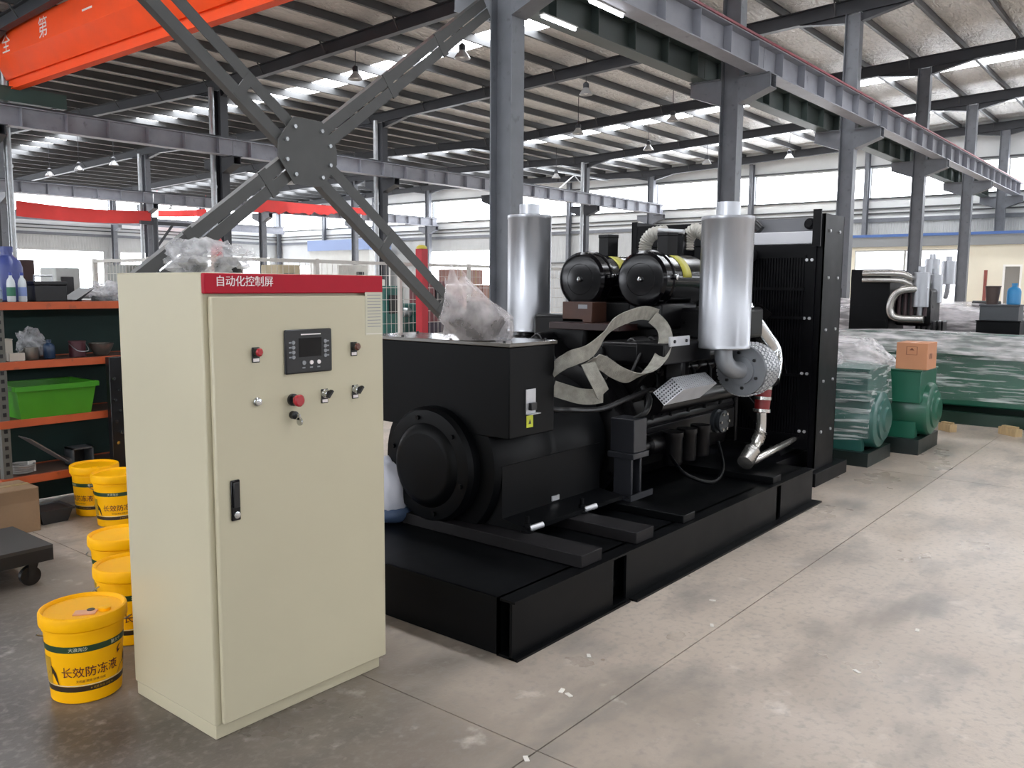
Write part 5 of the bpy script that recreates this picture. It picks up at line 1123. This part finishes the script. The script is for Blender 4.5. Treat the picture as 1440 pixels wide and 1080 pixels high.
MB().cyl((XC-.5, yy, .02), (XC-.5, yy, ox(XC-.5, 1385, 380).z), .07, n=12).build('pole', mat('pole_red', '#8a4a42', .5), t); MB().cyl((XC-.5, yy, 0), (XC-.5, yy, .03), .2, n=20).build('pole_foot', steel_d, t)
# second cabin, left part of the end wall
zt2 = ox(XC, 480, 337).z; ya2, yb2 = ox(XC, 520, 400).y, ox(XC, 436, 400).y
s2 = thing('site_office', 'small white cabin with blue fascia far behind the cross brace', 'building', (XC+1, (ya2+yb2)/2, 0))
zf2 = ox(XC, 480, 352).z
box('cabin_wall', white_wall, s2, XC, XC+2.0, ya2, yb2, 0, zf2, smooth=0); box('fascia', mat('cabin_blue_grey', '#7b8db3', .5), s2, XC-.1, XC+2.05, ya2-.1, yb2+.1, zf2, zt2, smooth=0)
for k in range(3):
    u = ya2+.4+k*(yb2-ya2-.8)/3; wo = box('cabin_window', white_wall, s2, XC-.03, XC-.001, u, u+1.2, 1.0, 2.4, smooth=0); box('pane', off_win, wo, XC-.035, XC-.031, u+.08, u+1.12, 1.08, 2.32, smooth=0)

# ------------------------------------------------------------------ wire cage and clutter beyond the cross brace
cage_m = mat('cage_white', '#c9c6c0', .5); 
k0 = oz(2.05, 301, 363); cy, cx = k0.y, k0.x
cg = thing('wire_cage', 'white wire mesh storage cage with a pale top rail behind the cream cabinet', 'fence', (cx+4, cy, 0))
def mesh_panel(a, b, ztop, nv, nh):
    mb = MB(); a, b = Vector(a), Vector(b)
    for i in range(nv+1):
        p = a.lerp(b, i/nv); mb.cyl((p.x, p.y, .1), (p.x, p.y, ztop), .004, n=4)
    for j in range(nh+1):
        z = .1+(ztop-.1)*j/nh; mb.cyl((a.x, a.y, z), (b.x, b.y, z), .004, n=4)
    return mb
x = cx
for k in range(6):
    x2 = x+1.7; o = mesh_panel((x, cy, 0), (x2, cy, 0), 2.05, 17, 10).build('wire_mesh', cage_m, cg, smooth=0); o['kind'] = 'stuff'
    MB().bar((x, cy, 2.05), (x2, cy, 2.05), .05, .05).build('top_rail', cage_m, cg, smooth=0); box('cage_post', mat('post_orange', '#c08a6a', .5) if k == 0 else cage_m, cg, x-.03, x+.03, cy-.03, cy+.03, 0, 2.09, smooth=0); x = x2
y = cy
for k in range(2):
    o = mesh_panel((cx, y, 0), (cx, y+1.7, 0), 2.05, 17, 10).build('wire_mesh', cage_m, cg, smooth=0); o['kind'] = 'stuff'; MB().bar((cx, y, 2.05), (cx, y+1.7, 2.05), .05, .05).build('top_rail', cage_m, cg, smooth=0); box('cage_post', cage_m, cg, cx-.03, cx+.03, y+1.67, y+1.73, 0, 2.09, smooth=0); y += 1.7
# red gate post with a yellow cap
pr_ = oy(cy-.35, 593, 350); pz = pr_.z
t = thing('gate_post', 'bright red square gate post with a yellow cap behind the terminal box', 'post', (pr_.x, cy-.35, 0)); rp = mat('post_red', '#b3202e', .45)
box('post', rp, t, pr_.x-.07, pr_.x+.07, cy-.42, cy-.28, 0, pz, smooth=0); MB().lathe((pr_.x, cy-.35, pz), (0, 0, 1), [(.09, 0), (.09, .03), (.05, .06)], 12).build('cap', mat('cap_yellow', '#d2c14a', .5), t)
# things stored beyond the cage
rr = random.Random(21)
def stack(px0, px1, py, y, cols, rows, m, name, label, cat, group):
    a, b = oy(y, px0, py), oy(y, px1, py); w = (b.x-a.x)/cols; h = a.z/rows
    for i in range(cols):
        for j in range(rows):
            if j == rows-1 and i % 3 == 0: continue
            t = thing(name, label, cat, (a.x+w*(i+.5), y+.3, j*h), group); d = rr.uniform(.0, .05)
            box('carton', m, t, a.x+w*i+.01, a.x+w*(i+1)-.01, y+d, y+.6+d, j*h+.002, (j+1)*h-.002, smooth=0)
            box('packing_tape', tape, t, a.x+w*(i+.45), a.x+w*(i+.55), y+d-.002, y+d-.0005, j*h+.03, (j+1)*h-.03, smooth=0)
stack(618, 698, 378, 16.5, 4, 5, mat('carton_pink', '#a5837b', .75, 0, .08, 3), 'stacked_carton', 'pinkish brown carton in the tall stack beyond the cage', 'box', 'stack of cartons beyond the cage')
def machine(px0, px1, py, y, m, label, dark=None):
    a, b = oy(y, px0, py), oy(y, px1, py); w = b.x-a.x; z = a.z
    t = thing('machine_tool', label, 'machine', ((a.x+b.x)/2, y+.5, 0)); dark = dark or steel_d
    box('machine_bed', dark, t, a.x, b.x, y, y+1.0, 0, z*.45, bevel=.03); box('machine_head', m, t, a.x, a.x+w*.4, y+.1, y+.9, z*.45, z, bevel=.03); box('tailstock', m, t, b.x-w*.22, b.x-w*.02, y+.2, y+.7, z*.45, z*.8, bevel=.03)
    MB().cyl((a.x+w*.4, y+.45, z*.7), (b.x-w*.2, y+.45, z*.7), .09, n=14).build('spindle', galv, t); box('control_panel', blk, t, a.x+w*.08, a.x+w*.28, y+.06, y+.1, z*.7, z*.9, bevel=.01)
    return t
machine(546, 612, 402, cy+1.2, mat('machine_teal', '#1f5c54', .45, 0, .1, 3), 'teal and dark machine inside the wire cage')
machine(612, 660, 395, cy+4, mat('machine_maroon', '#6b3a3e', .5, 0, .1, 3), 'maroon machine standing behind the wire cage', mat('machine_dark', '#2a2230', .5))
machine(395, 470, 372, 19, mat('machine_beige', '#b5a98c', .5, 0, .08, 3), 'beige lathe beyond the wire cage')
machine(80, 165, 376, 20, mat('machine_pale', '#a7aaa8', .5, 0, .1, 3), 'pale grey lathe seen above the shelf rack', mat('machine_mid', '#6f7472', .5))
machine(320, 385, 374, 15.5, mat('machine_brown', '#6a5750', .5, 0, .1, 3), 'brown milling machine inside the wire cage')
machine(500, 548, 372, 22, mat('machine_white', '#c4c4bd', .5, 0, .1, 3), 'white machine cabinet in the far bay')
machine(180, 240, 372, 17, mat('machine_dim', '#7c7f7a', .5, 0, .1, 3), 'dull grey machine behind the bagged parts')
# red standpipe and blue cylinder near the second column row
for (px, py, r, m, lb) in ((304, 330, .13, mat('pipe_red', '#b51f2e', .4), 'tall red standpipe beside the cross brace foot'), (278, 345, .11, mat('pipe_blue', '#5b6f9a', .4), 'slim blue gas cylinder next to the red standpipe')):
    p = oy(17.5, px, py); t = thing('standpipe' if r > .12 else 'gas_cylinder', lb, 'pipe' if r > .12 else 'cylinder', (p.x, 17.5, 0))
    MB().lathe((p.x, 17.5, 0), (0, 0, 1), [(r*1.4, 0), (r*1.4, .04), (r, .05), (r, p.z-.15), (r*.6, p.z-.03), (r*.2, p.z)], 18).build('pipe_body', m, t); MB().cyl((p.x, 17.5, p.z-.01), (p.x, 17.5, p.z+.12), r*.25, n=10).build('valve', galv, t)
# jib arm on a column of the third row
pj, pe = oy(L3-.9, 205, 313), oy(L3-.9, 292, 308)
t = thing('jib_arm', 'dark jib arm with V strut by the third column row', 'jib crane', (pj.x, L3-.9, 0))
MB().cyl((pj.x+.5, L3-.9, 0), (pj.x+.5, L3-.9, pj.z+.3), .14, n=14).build('mast', steel_d, t); MB().bar((pj.x-.3, L3-.9, pj.z), (pe.x, L3-.9, pj.z), .16, .18).build('arm', steel_d, t, smooth=0); MB().bar((pj.x+.5, L3-.9, pj.z-1.3), (pj.x+1.5, L3-.9, pj.z), .1, .1).build('strut', steel_d, t, smooth=0)
# galvanised downpipes on the column rows
for (X, Y, nm) in ((FRAMES[5], L2, 'second'), (FRAMES[6], L2, 'second'), (FRAMES[8], L2, 'second'), (FRAMES[6], L3, 'third'), (oy(L2-.1, 13, 250).x+.4, L2, 'second')):
    t = thing('downpipe', 'pale galvanised rainwater downpipe on a column of the %s row' % nm, 'pipe', (X-.4, Y-.25, 0), 'rainwater downpipes of the %s column row' % nm)
    MB().cyl((X-.40, Y-.1, 0), (X-.40, Y-.1, rz(Y)), .09, n=14).build('pipe', galv, t); MB().cyl((X-.40, Y-.1, ZC-1), (X-.40, Y-.1, ZC-.92), .11, n=14).build('pipe_collar', galv, t)
